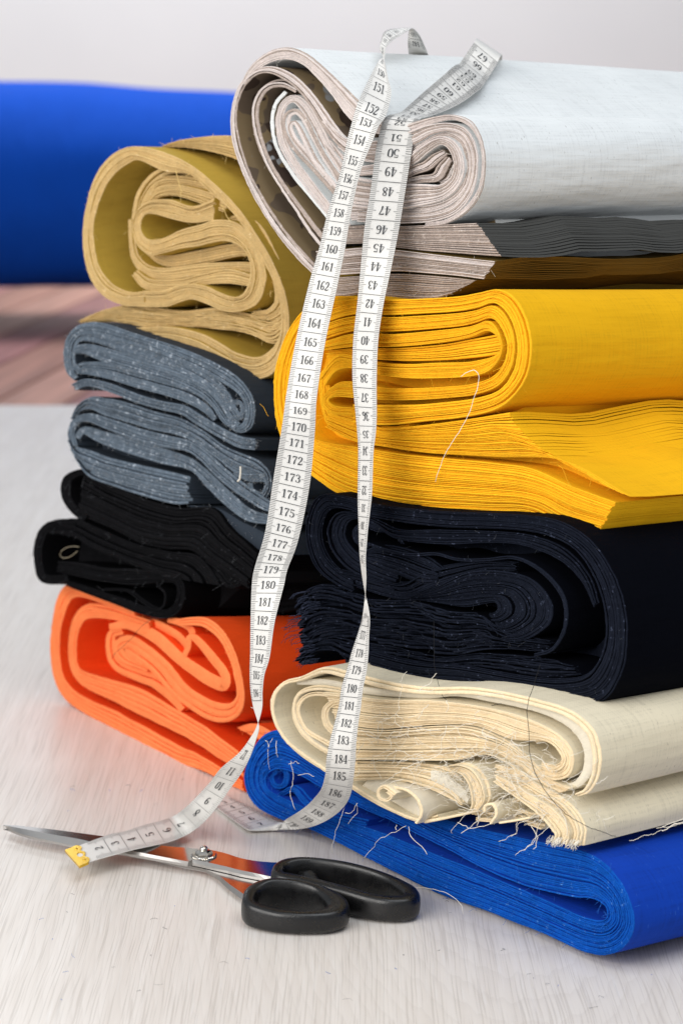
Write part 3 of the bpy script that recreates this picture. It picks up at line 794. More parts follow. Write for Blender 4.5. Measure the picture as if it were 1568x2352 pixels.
layers(b, OE, 2, A=[(1090, 905), (1190, 880), (1290, 930)], B=[(1190, 960), (1240, 990), (1300, 1010)], M_=20, parent=o, rec=0.01)
fluff(b, 'fluff_orange', 2200, 0.0006, 0.0025, o, 0.00011)
ORANGE = b

# ---- black cloth
b = Bolt('black', 46, PH, (400, 1330, 't', 1.545), (420, 1250, 0.0), L=0.6)
k_ = thing("fabric_bolt", b.Z(500, 790), "black cloth folded into thick flaps between the orange felt and the slate blue cloth", "fabric bolt", "bolts of cloth in the two piles")
KE = ('black_edge', 'black')
core(b, KE, [(230, 90), (330, 60), (600, 190), (900, 250), (1080, 300), (1300, 520), (1280, 720), (1050, 720), (880, 860), (760, 860), (520, 780), (300, 700), (90, 680), (60, 520), (110, 370), (280, 320), (215, 200)], 0.03, k_, 0.93)
layers(b, KE, 7, A=[(320, 45), (450, 120), (650, 205), (850, 258), (1040, 262), (1150, 380), (1300, 520)], B=[(300, 310), (450, 375), (600, 450), (750, 492), (900, 500), (1000, 560), (1240, 720)], M_=60, parent=k_, jit=0.001, wob=0.25)
layers(b, KE, 3, C=[(360, 60, 30), (290, 62, 36), (232, 95, 46), (218, 150, 50), (228, 215, 44), (270, 275, 44), (330, 325, 44)], M_=40, parent=k_)
layers(b, KE, 6, A=[(120, 340), (200, 325), (290, 322), (400, 372), (600, 458), (800, 506), (950, 522), (1040, 610), (1090, 700)], B=[(130, 400), (200, 410), (280, 430), (400, 500), (550, 560), (700, 620), (800, 650), (860, 662), (870, 664)], M_=60, parent=k_, jit=0.001, wob=0.25)
layers(b, KE, 3, C=[(280, 345, 40), (180, 345, 40), (105, 380, 46), (66, 470, 46), (66, 570, 46), (88, 650, 50), (150, 668, 50), (230, 655, 40)], M_=44, parent=k_)
layers(b, KE, 4, C=[(180, 590, 60), (300, 610, 80), (450, 640, 80), (600, 650, 90), (750, 650, 60), (850, 672, 40), (872, 740, 36), (850, 820, 46), (780, 860, 50), (650, 835, 50), (500, 780, 46), (360, 730, 40), (230, 685, 30)], M_=64, parent=k_, wob=0.25)
layers(b, KE, 2, C=[(430, 720, 16), (560, 728, 16), (640, 780, 16), (720, 830, 18), (765, 810, 18), (770, 740, 16), (730, 700, 14)], M_=40, parent=k_, rec=0.001)
layers(b, KE, 5, C=[(1000, 560, 80), (1080, 620, 90), (1130, 680, 70), (1180, 660, 60), (1160, 580, 60)], M_=40, parent=k_, rec=0.002)
layers(b, KE, 3, A=[(880, 690), (1050, 700), (1250, 720), (1450, 900), (1520, 1080)], B=[(870, 860), (1010, 860), (1150, 850), (1330, 960), (1480, 1100)], M_=40, parent=k_, rec=0.06)
fluff(b, 'fluff_lint', 300, 0.0012, 0.005, k_, 0.00008, 0.8)
BLACK = b

# ---- slate blue cloth, two folded rolls
b = Bolt('denim', 45, PH, (380, 1000, 't', 1.53), (420, 1000, 0.03), L=0.6)
DE = ('denim_edge', 'denim')
d2 = thing("fabric_bolt", b.Z(500, 1290), "slate blue cloth folded in a roll on the black cloth, lower of two alike", "fabric bolt", "bolts of cloth in the two piles")
core(b, ('denim', 'denim'), [(130, 720), (250, 640), (500, 690), (800, 800), (1100, 920), (1400, 1100), (1440, 1250), (1400, 1460), (1250, 1440), (1050, 1300), (880, 1330), (500, 1230), (230, 1140), (120, 1020), (95, 860)], 0.02, d2, 0.93)
layers(b, DE, 5, A=[(112, 780), (150, 690), (230, 625), (330, 635), (460, 660), (650, 720), (850, 775), (1000, 860), (1140, 960), (1280, 1020), (1380, 1065), (1445, 1140), (1455, 1240), (1420, 1310)], B=[(128, 770), (165, 720), (235, 710), (320, 750), (450, 790), (620, 840), (830, 890), (960, 950), (1080, 1040), (1190, 1130), (1280, 1160), (1380, 1160), (1420, 1200), (1400, 1260)], M_=72, parent=d2, jit=0.0009, wob=0.25)
layers(b, DE, 3, C=[(115, 960, 46), (98, 870, 44), (128, 790, 46), (215, 765, 56), (340, 806, 76), (550, 880, 86), (750, 930, 86), (900, 962, 76), (1000, 1030, 76), (1100, 1130, 84), (1250, 1250, 84), (1400, 1350, 80), (1460, 1380, 60)], M_=64, parent=d2)
layers(b, DE, 4, C=[(130, 900, 40), (180, 852, 50), (300, 900, 84), (500, 962, 104), (700, 1024, 104), (870, 1072, 84), (960, 1130, 74), (1050, 1220, 88), (1180, 1345, 92), (1300, 1430, 84), (1430, 1460, 60)], M_=60, parent=d2, rec=0.001)
layers(b, DE, 5, A=[(100, 900), (130, 960), (200, 985), (350, 1040), (550, 1085), (750, 1130), (900, 1170)], B=[(105, 985), (160, 1085), (235, 1172), (400, 1235), (600, 1302), (800, 1352), (905, 1350)], M_=52, parent=d2, jit=0.001, wob=0.25)
layers(b, DE, 4, C=[(1200, 1120, 80), (1300, 1170, 60), (1400, 1180, 50), (1430, 1240, 40), (1380, 1290, 36), (1310, 1260, 36), (1300, 1210, 30)], M_=44, parent=d2, rec=0.001)
layers(b, DE, 3, C=[(1040, 1090, 50), (1150, 1200, 56), (1270, 1290, 56), (1420, 1340, 50)], M_=28, parent=d2, rec=0.002)
layers(b, ('denim', 'denim'), 1, A=[(880, 1362), (1040, 1372), (1120, 1400), (1250, 1470), (1420, 1560)], B=[(890, 1372), (1035, 1386), (1110, 1440), (1230, 1560), (1400, 1700)], M_=30, parent=d2, rec=0.002)
fluff(b, 'fluff_grey', 3500, 0.0006, 0.0022, d2, 0.00010)
b = Bolt('denim', 45, PH, (380, 1000, 't', 1.526), (420, 900, 0.03), L=0.6)
d1 = thing("fabric_bolt", b.Z(500, 600), "slate blue cloth folded in a roll under the ochre bolt, upper of two alike", "fabric bolt", "bolts of cloth in the two piles")
core(b, ('denim', 'denim'), [(90, 200), (250, 120), (500, 200), (800, 310), (1100, 430), (1290, 560), (1320, 720), (1270, 850), (1120, 780), (850, 680), (500, 580), (140, 520), (70, 400), (60, 280)], 0.02, d1, 0.93)
layers(b, DE, 3, C=[(1150, 790, 40), (1220, 845, 50), (1285, 815, 54), (1308, 720, 54), (1275, 610, 60), (1170, 510, 84), (1000, 412, 92), (800, 326, 84), (600, 258, 74), (400, 198, 84), (250, 158, 84), (140, 176, 70), (78, 255, 56), (68, 360, 54), (84, 450, 50), (130, 505, 34)], M_=76, parent=d1)
layers(b, DE, 4, C=[(1225, 770, 40), (1180, 700, 56), (1100, 585, 74), (1000, 505, 78), (850, 424, 70), (650, 352, 68), (450, 285, 68), (250, 225, 60), (145, 228, 50), (104, 305, 46), (106, 400, 46), (160, 455, 40)], M_=64, parent=d1, rec=0.001)
layers(b, DE, 4, C=[(120, 310, 50), (200, 300, 70), (350, 350, 104), (600, 424, 108), (850, 505, 106), (1000, 582, 98), (1090, 672, 84), (1160, 780, 76), (1230, 830, 56)], M_=52, parent=d1, rec=0.0)
layers(b, DE, 4, C=[(120, 440, 60), (190, 430, 84), (350, 448, 112), (550, 506, 122), (750, 560, 120), (900, 610, 126), (1030, 690, 112), (1085, 770, 70)], M_=52, parent=d1, rec=0.001)
layers(b, DE, 4, C=[(1080, 560, 40), (1140, 610, 50), (1180, 660, 40), (1235, 665, 30), (1255, 720, 30), (1235, 770, 30), (1190, 760, 24)], M_=36, parent=d1, rec=0.001)
layers(b, DE, 4, C=[(112, 560, 44), (200, 528, 50), (350, 562, 60), (550, 640, 62), (700, 682, 62), (850, 716, 68), (950, 775, 76), (1100, 866, 76), (1230, 930, 84), (1345, 950, 78)], M_=56, parent=d1, rec=0.001)
fluff(b, 'fluff_grey', 3000, 0.0006, 0.0022, d1, 0.00010)
DENIM = b

# ---- ochre bolt
b = Bolt('ochre', 45, PH, (400, 600, 't', 1.52), (700, 500, 0.0), L=0.5)
oc = thing("fabric_bolt", b.Z(1150, 1500), "ochre cloth bolt loosely rolled with a hollow core, topmost of the left pile", "fabric bolt", "bolts of cloth in the two piles")
HE = ('ochre_edge', 'ochre')
core(b, HE, [(480, 180), (700, 260), (900, 380), (1080, 520), (1220, 740), (1300, 950), (1320, 1150), (1260, 1330), (1080, 1400), (900, 1280), (700, 1200), (500, 1150), (420, 1080), (800, 1030), (560, 920), (470, 760), (430, 560), (520, 360)], 0.22, oc, 0.92)
layers(b, HE, 6, A=[(380, 1222), (520, 1300), (700, 1330), (820, 1368), (930, 1440), (1050, 1492), (1190, 1520), (1300, 1480), (1365, 1350), (1390, 1190), (1368, 1010), (1305, 840), (1215, 680), (1110, 520), (975, 375), (820, 245), (650, 160), (480, 120), (370, 145), (270, 230), (200, 370), (160, 560), (155, 730), (190, 890), (270, 1010), (390, 1072), (520, 1085)],
       B=[(372, 1214), (520, 1208), (690, 1204), (850, 1240), (960, 1292), (1080, 1362), (1200, 1386), (1290, 1330), (1335, 1240), (1340, 1140), (1320, 1010), (1250, 840), (1155, 670), (1040, 510), (910, 390), (790, 290), (640, 270), (490, 205), (420, 225), (340, 290), (270, 400), (220, 560), (218, 700), (250, 850), (330, 950), (440, 995), (540, 985)], M_=130, parent=oc, fill=0.9)
layers(b, HE, 6, A=[(500, 1085), (650, 1085), (730, 1058), (810, 1040), (900, 1068), (1000, 1110), (1100, 1112), (1200, 1065), (1245, 960), (1245, 840), (1190, 700), (1090, 585), (960, 560), (860, 590), (750, 620), (640, 670), (555, 680), (510, 640), (502, 580), (530, 530), (600, 530), (700, 560), (820, 580), (940, 565)],
       B=[(520, 988), (640, 985), (720, 955), (800, 945), (900, 960), (1000, 1005), (1070, 1025), (1130, 990), (1160, 900), (1155, 810), (1110, 730), (1020, 690), (930, 700), (850, 720), (750, 735), (640, 762), (560, 775), (490, 720), (455, 620), (475, 520), (550, 450), (680, 440), (820, 480), (950, 430)], M_=120, parent=oc, fill=0.92)
layers(b, HE, 6, C=[(1000, 560, 40), (1080, 560, 60), (1160, 640, 80), (1235, 780, 80), (1285, 930, 80), (1295, 1060, 80), (1230, 1130, 70), (1130, 1130, 40)], M_=50, parent=oc, rec=0.006)
layers(b, HE, 3, C=[(460, 760, 30), (530, 800, 60), (620, 810, 76), (800, 780, 86), (1000, 742, 80), (1120, 760, 66)], M_=40, parent=oc, rec=0.012)
layers(b, HE, 4, C=[(400, 560, 40), (405, 680, 46), (425, 790, 56), (500, 870, 70), (620, 892, 84), (800, 870, 86), (1000, 850, 70), (1140, 850, 60)], M_=50, parent=oc, rec=0.006)
layers(b, HE, 3, C=[(440, 880, 40), (530, 950, 70), (700, 955, 70), (850, 920, 70), (1000, 900, 90), (1150, 930, 70)], M_=40, parent=oc, rec=0.004)
layers(b, HE, 2, C=[(400, 720, 50), (385, 600, 50), (395, 490, 50), (430, 380, 50), (510, 290, 54), (620, 260, 50), (780, 300, 50)], M_=40, parent=oc, rec=0.012)
layers(b, HE, 3, C=[(440, 540, 50), (480, 420, 54), (560, 340, 62), (700, 330, 66), (850, 365, 60), (940, 400, 50)], M_=40, parent=oc, rec=0.008)
layers(b, HE, 4, C=[(520, 460, 40), (580, 400, 60), (680, 385, 66), (800, 410, 76), (900, 445, 84), (990, 480, 80)], M_=40, parent=oc, rec=0.004)
layers(b, HE, 8, A=[(490, 112), (560, 86), (650, 68), (800, 52), (950, 55), (1100, 62), (1250, 90)], B=[(490, 124), (560, 122), (650, 128), (800, 155), (950, 208), (1110, 310), (1250, 450)], M_=44, parent=oc, rec=0.02, fill=0.85)
layers(b, HE, 7, A=[(92, 1164), (200, 1112), (380, 1068), (520, 1086), (700, 1110), (900, 1092), (1100, 1128), (1240, 1150), (1335, 1090)], B=[(100, 1180), (250, 1168), (400, 1200), (520, 1216), (700, 1204), (900, 1220), (1100, 1250), (1250, 1310), (1335, 1230)], M_=60, parent=oc, rec=0.006, rag=0.003, fill=0.86)
fluff(b, 'fluff_ochre', 1600, 0.001, 0.004, oc, 0.00010)
mb = MB()
for pts in ([(752, 262), (768, 310), (775, 350), (790, 385), (780, 440), (782, 470)], [(1030, 470), (1050, 510), (1065, 550), (1105, 585)], [(1035, 1335), (1060, 1360), (1085, 1395)], [(620, 1350), (660, 1345), (700, 1340), (740, 1355)], [(680, 1325), (700, 1345), (745, 1352)], [(545, 1290), (550, 1310)], [(1290, 850), (1298, 900), (1296, 930)], [(1325, 985), (1322, 1025)]):
    mb.tube(thread_pts([b.Z(*p) - b.A * 0.005 for p in pts], 0.0005, 0.003, len(mb.v)), 0.00024, 4, 0)
mb.build("frayed_threads", M['fluff_ochre'], oc, "stuff")
OCHRE = b

# ---- single loose threads
def lone(name, label, z_bolt, pts, off, rad, mat, zz=None):
    zb = z_bolt.z
    if zz: z_bolt.z = zz
    P = [z_bolt.Z(x, yy) - z_bolt.A * off for x, yy in pts]
    z_bolt.z = zb
    mb = MB()
    mb.tube(thread_pts(P, 0.0005, 0.0025, len(pts)), rad, 5, 0)
    return tag(mb.build(name, M[mat]), label, "thread")

lone("loose_thread", "white thread dangling in a hook over the yellow layers", YEL, [(755, 350), (780, 333), (808, 328), (822, 352), (815, 400), (800, 440), (780, 500), (750, 555), (720, 600), (690, 650), (672, 700), (658, 745)], 0.004, 0.00020, 'fluff_white')
lone("loose_thread", "black thread curving from the navy layers onto the top of the cream cotton", NAVY, [(681, 500), (678, 560), (677, 640), (690, 720), (712, 790), (750, 825), (800, 838), (860, 838), (920, 830), (955, 822)], 0.018, 0.00016, 'fluff_black')
lone("loose_thread", "long black thread hanging down the right end of the cream cotton", CREAM, [(1085, 0), (1060, 80), (1043, 130), (1035, 180), (1042, 260), (1040, 310), (1060, 390), (1110, 480), (1180, 555), (1260, 600), (1365, 640)], 0.009, 0.00018, 'fluff_black')
lone("loose_thread", "pale looped thread in the left hollow of the black cloth", BLACK, [(320, 480), (270, 480), (225, 500), (212, 525), (235, 545), (280, 530), (310, 505)], 0.003, 0.00022, 'fluff_tan')
lone("loose_thread", "short white thread stuck on the lower slate blue roll", DENIM, [(1300, 1098), (1304, 1140), (1298, 1180), (1282, 1198)], 0.006, 0.0006, 'fluff_white')
lone("loose_thread", "white thread on the table between the scissors handle and the blue bolt", BLUE, [(628, 612), (655, 596), (690, 586), (725, 588), (790, 605), (838, 640), (850, 680)], 0.012, 0.00016, 'fluff_white')
lone("loose_thread", "dark thread trailing over the orange felt end", ORANGE, [(700, 250), (660, 285), (620, 320), (580, 370), (540, 410), (480, 460), (455, 500)], 0.004, 0.00016, 'fluff_black')
# ================================================================== measuring tape
GL = {  # bold serif-like figures: strokes of (x, y, width) in a box 0.6 wide, 1 high
    '0': [[(.30, .96, .06), (.12, .80, .15), (.10, .5, .17), (.12, .20, .15), (.30, .04, .06), (.48, .20, .15), (.50, .5, .17), (.48, .80, .15), (.30, .96, .06)]],
    '1': [[(.32, .0, .17), (.32, .98, .17)], [(.10, .80, .07), (.30, .95, .08)], [(.12, .025, .06), (.52, .025, .06)]],
    '2': [[(.12, .70, .15), (.14, .86, .10), (.30, .96, .07), (.46, .84, .15), (.44, .62, .15), (.26, .34, .09), (.10, .09, .09)], [(.08, .08, .15), (.36, .09, .16), (.52, .12, .07), (.54, .28, .05)]],
    '3': [[(.12, .76, .14), (.18, .92, .07), (.32, .95, .07), (.46, .78, .15), (.42, .60, .10), (.26, .53, .06)], [(.26, .53, .06), (.46, .46, .12), (.50, .26, .17), (.42, .08, .10), (.26, .04, .07), (.13, .12, .10), (.12, .24, .14)]],
    '4': [[(.40, .0, .16), (.40, .98, .16)], [(.36, .96, .06), (.05, .30, .06)], [(.04, .28, .07), (.58, .28, .07)], [(.24, .025, .05), (.56, .025, .05)]],
    '5': [[(.14, .96, .05), (.14, .52, .06)], [(.12, .90, .12), (.50, .90, .12)], [(.14, .53, .06), (.34, .60, .08), (.50, .42, .15), (.48, .18, .15), (.30, .04, .07), (.14, .10, .09), (.11, .22, .13)]],
    '6': [[(.48, .86, .09), (.34, .96, .07), (.16, .78, .12), (.10, .42, .17), (.18, .12, .12), (.32, .04, .06), (.48, .18, .14), (.48, .38, .14), (.34, .54, .06), (.16, .40, .08)]],
    '7': [[(.08, .74, .05), (.10, .90, .12)], [(.10, .89, .15), (.54, .89, .13)], [(.52, .86, .06), (.32, .42, .13), (.27, .0, .19)]],
    '8': [[(.30, .96, .06), (.15, .86, .12), (.16, .66, .12), (.38, .46, .16), (.49, .24, .12), (.30, .04, .06), (.11, .22, .12), (.24, .48, .07), (.44, .70, .09), (.44, .86, .10), (.30, .96, .06)]],
    '9': [[(.12, .14, .09), (.26, .04, .07), (.44, .22, .12), (.50, .58, .17), (.42, .88, .12), (.28, .96, .06), (.12, .82, .14), (.12, .62, .14), (.26, .46, .06), (.44, .60, .08)]],
}


def glyph_strips(ch):
    out = []
    for st in GL[ch]:
        k = 2 if len(st) == 2 else len(st) * 3
        c = cr(st, k)
        t = np.gradient(c[:, :2], axis=0)
        t /= np.linalg.norm(t, axis=1)[:, None] + 1e-9
        nn = np.stack([t[:, 1], -t[:, 0]], 1)
        out.append((c[:, :2] + nn * c[:, 2:3] * 0.41, c[:, :2] - nn * c[:, 2:3] * 0.41))
    return out


class Ribbon:
    """stations: (mark, left edge point, right edge point)"""
    def __init__(s, st):
        P = np.array([(k, *l, *r) for k, l, r in st], float)
        seg = np.linalg.norm((P[1:, 1:4] + P[1:, 4:7] - P[:-1, 1:4] - P[:-1, 4:7]) / 2, axis=1) + 1e-5
        s.cum = np.concatenate([[0], np.cumsum(seg)])
        s.P = P

    def at(s, arc):
        p = cr_at(s.P[:, 1:], s.cum, np.atleast_1d(arc))
        return [(Vector(q[:3]), Vector(q[3:])) for q in p]

    def arc_of(s, mark):
        m = s.P[:, 0]
        return float(np.interp(mark, m, s.cum)) if m[-1] > m[0] else float(np.interp(-mark, -m, s.cum))

    def frame(s, arc):
        e = s.at([arc, min(arc + 1e-3, s.cum[-1]), max(arc - 1e-3, 0)])
        l, r = e[0]
        t = (e[1][0] + e[1][1] - e[2][0] - e[2][1]).normalized()
        w = (r - l)
        nrm = w.cross(t).normalized()
        return l, r, t, nrm


def px2(st, sgn=1, dep=None):
    """hanging stations (mark, Lx, Ly, Rx, Ry, depth): the missing width goes into depth so the tape keeps its 19 mm"""
    out = []
    for k, lx, ly, rx, ry, t in st:
        if dep: t = float(np.interp((ly + ry) / 2, dep[0], dep[1]))
        w = math.hypot(rx - lx, ry - ly) / F_PX * t
        d = math.sqrt(max(0.0, 0.0195 ** 2 - w * w)) * sgn
        d = max(-0.016, min(0.016, d))
        out.append((k, at(lx, ly, t - d / 2), at(rx, ry, t + d / 2)))
    return out


def zz2(st):
    return [(k, atz(lx, ly, zl), atz(rx, ry, zr)) for k, lx, ly, rx, ry, zl, zr in st]


def dd2(st):
    return [(k, at(lx, ly, dl), at(rx, ry, dr)) for k, lx, ly, rx, ry, dl, dr in st]


bpy.context.view_layer.update()
_dg = bpy.context.evaluated_depsgraph_get()


def on_top(x, y, lift, far):
    """point a little above whatever cloth lies under this line of sight"""
    h, loc, *_ = scn.ray_cast(_dg, Cv, ray(x, y).normalized())
    t = (loc - Cv).dot(Fv) if h else far
    return at(x, y, (t if t < 1.7 else far) - lift)


# left run: gold end lying over the scissors, up through the twist, up the front and over the top
endA = zz2([(0.0, 151.6, 1955.6, 183, 1990.5, .0118, .0112), (1.3, 191, 1939, 216, 1977, .0126, .0118), (3, 250.5, 1918, 277, 1960, .0128, .0124), (4, 290, 1909.4, 316, 1950, .0118, .0118), (5, 329.6, 1896, 359, 1941, .0104, .0104),
            (6, 369, 1886, 399, 1931, .0088, .0084), (7, 402, 1873, 438, 1912.7, .0080, .0070)])
endA += dd2([(8, 431.7, 1850, 471, 1886, 1.385, 1.372), (9, 458, 1823.7, 499, 1853.4, 1.368, 1.356), (10, 484.5, 1794, 527, 1814, 1.347, 1.338), (11, 507.5, 1764.4, 553.7, 1777.6, 1.326, 1.318),
             (12, 550, 1728, 573.5, 1741, 1.303, 1.297), (12.8, 577, 1692, 588, 1700, 1.286, 1.282), (13.2, 590, 1668, 594.5, 1669, 1.278, 1.274)])
upA = px2([(187.0, 601.5, 1627, 583, 1627, 1.272), (185.9, 602.6, 1588, 576, 1588, 1.268), (184.9, 607, 1549.5, 574, 1543.6, 1.266), (183.9, 619, 1508.6, 575, 1504.5, 1.265), (182, 631, 1427, 576, 1423, 1.262), (180, 651.8, 1345.5, 578.4, 1345.5, 1.26),
           (179, 660, 1308.7, 584.5, 1304.7, 1.26), (176.5, 685, 1240, 609, 1221, 1.26), (173.3, 710.6, 1117.5, 628, 1099, 1.26), (170.1, 722.8, 992, 647.6, 980, 1.26), (168, 727.7, 909.7, 658.6, 900.5, 1.261), (165.0, 746, 790, 680, 781, 1.262),
           (162, 773, 663.5, 710, 651.7, 1.264), (160, 791, 576.5, 733.7, 568.6, 1.267), (158, 805, 493.5, 753.5, 485.6, 1.271), (156, 821, 418, 779, 406.5, 1.278), (155, 834, 375, 789, 363, 1.283), (154, 853, 329, 799, 315.5, 1.288),
           (153, 869, 290, 811, 272, 1.295), (152, 886, 265, 823, 232.5, 1.302), (151, 898, 216, 843, 190, 1.311), (150, 891, 180, 859, 158, 1.322), (149, 884, 146, 872, 137, 1.334)], 1, ((131, 165, 210, 250, 290, 500, 800, 1100, 1400, 1627), (1.340, 1.322, 1.304, 1.292, 1.287, 1.292, 1.302, 1.300, 1.290, 1.282)))
# renumber so that figures sit where the photograph has them
upA = [(k, l, r) for k, l, r in upA]
loopA = dd2([(148.4, 883, 131, 880, 131, 1.342, 1.350), (148.0, 884, 120, 872, 112, 1.346, 1.356), (147.2, 890, 104, 876, 92, 1.352, 1.364), (146.2, 902, 92, 881, 76, 1.357, 1.372), (145.2, 918, 82, 893, 69, 1.360, 1.380), (144.4, 934, 72, 915, 66, 1.364, 1.386),
             (143.8, 947, 65.5, 938, 65, 1.372, 1.392), (143.0, 962, 80, 938, 76, 1.386, 1.398), (142.0, 974, 104, 936, 98, 1.400, 1.400), (141.0, 982, 124, 938, 122, 1.412, 1.412), (139.5, 990, 150, 944, 150, 1.45, 1.45), (137, 1000, 210, 950, 210, 1.50, 1.50)])
# right run: over the top, down the front, through the twist, curling on to the table
_r = (on_top(1090, 150, 0, 1.5) - Cv).dot(Fv)
topB = [(70, at(1082, 150, _r + .10), at(1160, 185, _r + .10)), (69, at(1087, 104, _r + .05), at(1153, 142, _r + .05))]
for k, lx, ly, rx, ry, lift in ((68.3, 1094, 88, 1151, 126, 0), (67.3, 1084, 104, 1138, 150, .006), (66, 1066, 130, 1122, 176, .010), (65, 1054, 147, 1111, 194, .013), (64.0, 1046, 150, 1104, 203, .016), (62.5, 1034, 159, 1090, 213, .016), (61.2, 1022, 170, 1076, 224, .014), (60, 1002, 187, 1055, 238, .012),
                                (58, 967, 217, 1027, 252, .010), (56, 936, 245, 996, 264, .008), (55, 920, 258, 978, 269, .008)):
    if ly < 125: topB.append((k, at(lx, ly, _r - .004 + (0.012 if k > 68 else 0)), at(rx, ry, _r - .012 + (0.012 if k > 68 else 0))))
    else: topB.append((k, on_top(lx, ly, lift, _r), on_top(rx, ry, lift, _r)))
topB += dd2([(54, 902, 263, 966, 272, 1.299, 1.297), (53, 888, 268, 961, 279, 1.292, 1.290)])
downB = px2([(52, 878, 281, 958, 288, 1.287), (51, 869, 316, 949, 320, 1.283), (50, 862, 351, 943, 359, 1.279), (48, 850.4, 438, 929.5, 444, 1.273), (46, 836.6, 525, 915, 531, 1.268), (44, 828.7, 610, 898, 616, 1.265), (42, 820.8, 695, 880, 701, 1.263), (40, 811.4, 781.3, 868, 784.4, 1.262),
             (38, 809.5, 867, 864.5, 871, 1.261), (36, 817, 952.4, 864.5, 955.5, 1.261), (35, 821, 998, 862, 998, 1.261), (34, 823, 1038, 857, 1039, 1.261), (32, 821.8, 1123.5, 854, 1125, 1.261), (31, 822, 1166, 850, 1168, 1.262), (30, 823.6, 1206, 845, 1209, 1.262), (29, 824.5, 1245.7, 841.5, 1248.6, 1.263),
             (28, 827, 1286, 839, 1286, 1.264), (26.7, 834.5, 1341, 840, 1342, 1.265)], -1, ((281, 500, 800, 1040, 1240, 1341), (1.290, 1.288, 1.290, 1.286, 1.279, 1.276)))
lowB = px2([(176, 848, 1413.6, 833, 1413.6, 1.266), (177, 846.7, 1462.8, 822.4, 1454, 1.266), (178, 845.5, 1503, 808, 1497.5, 1.266), (179, 841, 1544, 798, 1535, 1.266), (180, 832.8, 1584, 784.8, 1578.5, 1.266), (181, 828.4, 1623.5, 779, 1618.6, 1.266), (182, 822, 1665, 769.8, 1656.9, 1.267),
            (183, 818, 1705, 759.3, 1695.7, 1.268), (184, 816, 1745, 750, 1742, 1.27), (185, 811.8, 1786.5, 747, 1779, 1.274), (186, 803.7, 1828.5, 737, 1813, 1.284)], 1, ((1413, 1700, 1745, 1786, 1821), (1.275, 1.272, 1.276, 1.285, 1.303)))


def front_of(x, y, z, off):
    """point over the table at height z, but never behind the end of the blue bolt"""
    p = atz(x, y, z)
    t = min((p - Cv).dot(Fv), (BLUE.P(x, y) - Cv).dot(Fv) - off)
    return at(x, y, t)


lowB += dd2([(187, 785, 1858, 721, 1834, 1.322, 1.332), (188, 757.4, 1880, 704, 1851, 1.346, 1.356), (189, 726.6, 1895, 682, 1867, 1.366, 1.376)])
lowB += [(190, front_of(692.6, 1903.5, .0035, .012), front_of(658.6, 1881, .012, .012)), (191, front_of(640, 1907, .002, .01), front_of(650, 1888, .008, .008)), (191.8, front_of(596, 1908, .002, .01), front_of(643, 1889, .005, .006))]
lowB += zz2([(192.6, 572, 1907, 640, 1889, .0025, .004), (193.4, 556, 1898, 622, 1880, .0025, .003), (194.4, 536, 1884, 598, 1866, .002, .002), (196, 506, 1862, 560, 1848, .002, .002), (197.5, 484, 1845, 531, 1833, .002, .002), (199, 470, 1835, 512, 1822, .002, .002)])

# shift depth of twisted station sets is continuous; the middle of the tape hangs behind the grey bolt
RUNS = []
tape_st = endA + upA + loopA
tape_st2 = topB + downB + lowB
RA, RB = Ribbon(tape_st), Ribbon(tape_st2)

m_tape, nt, bt = newmat("white_tape")
wv = noise_tex(nt, mapped(nt, "UV", (400, 4000, 1)), 1.0, 2)
nt.links.new(ramp(nt, wv, [(0.3, (0.62, 0.605, 0.575)), (0.7, (0.70, 0.685, 0.655))]), bt.inputs["Base Color"])
bt.inputs["Roughness"].default_value = 0.42
bt.inputs["Subsurface Weight"].default_value = 0.0
bump(nt, bt, wv, 0.25, 0.0002)
m_ink = plain("black_ink", (0.022, 0.025, 0.03), 0.5)[0]
m_gold, nt, bb = plain("brass", (0.78, 0.50, 0.06), 0.28, 1.0)
bump(nt, bb, noise_tex(nt, mapped(nt, "Object", (1, 1, 1)), 500, 3), 0.15, 0.0004)

tape = thing("measuring_tape", atz(300, 1910, 0.0), "long white measuring tape with black figures, draped over the whole fabric pile", "measuring tape")
mb = MB()
TH_ = 0.00016
for R in (RA, RB):
    n_ = int(R.cum[-1] / 0.0014)
    arcs = np.linspace(0, R.cum[-1], n_)
    rows_f, rows_b, uv = [], [], []
    prev = None
    for a in arcs:
        l, r, t, nr = R.frame(a)
        if prev is not None and nr.dot(prev) < 0: nr = -nr
        prev = nr
        # slight cupping across the width
        W = (r - l).length
        cf, cb, u = [], [], []
        for v in (0, .12, .25, .37, .5, .63, .75, .88, 1):
            p = l.lerp(r, v)
            cf.append(p + nr * TH_)
            cb.append(p - nr * TH_)
            u.append((v * .019, a))
        rows_f.append(cf); rows_b.append(cb); uv.append(u)
    mb.grid(rows_f, 0, True, uvs=uv)
    mb.grid(rows_b, 0, True, uvs=uv, flip=True)
    for c_ in (0, 8):
        mb.grid([[rf[c_] for rf in rows_f], [rb[c_] for rb in rows_b]], 0, False)
mb.build("tape_band", m_tape, tape)

ink = MB()


def put(R, arc_v, offs):
    """arc_v: list of (arc, v) -> points just above the face turned to the camera at offs side"""
    out = []
    for a, v in arc_v:
        l, r, t, nr = R.frame(max(0.0, min(R.cum[-1], a)))
        p = l.lerp(r, v)
        s_ = 1 if nr.dot(Cv - p) > 0 else -1
        out.append(p + nr * (s_ * offs))
    return out


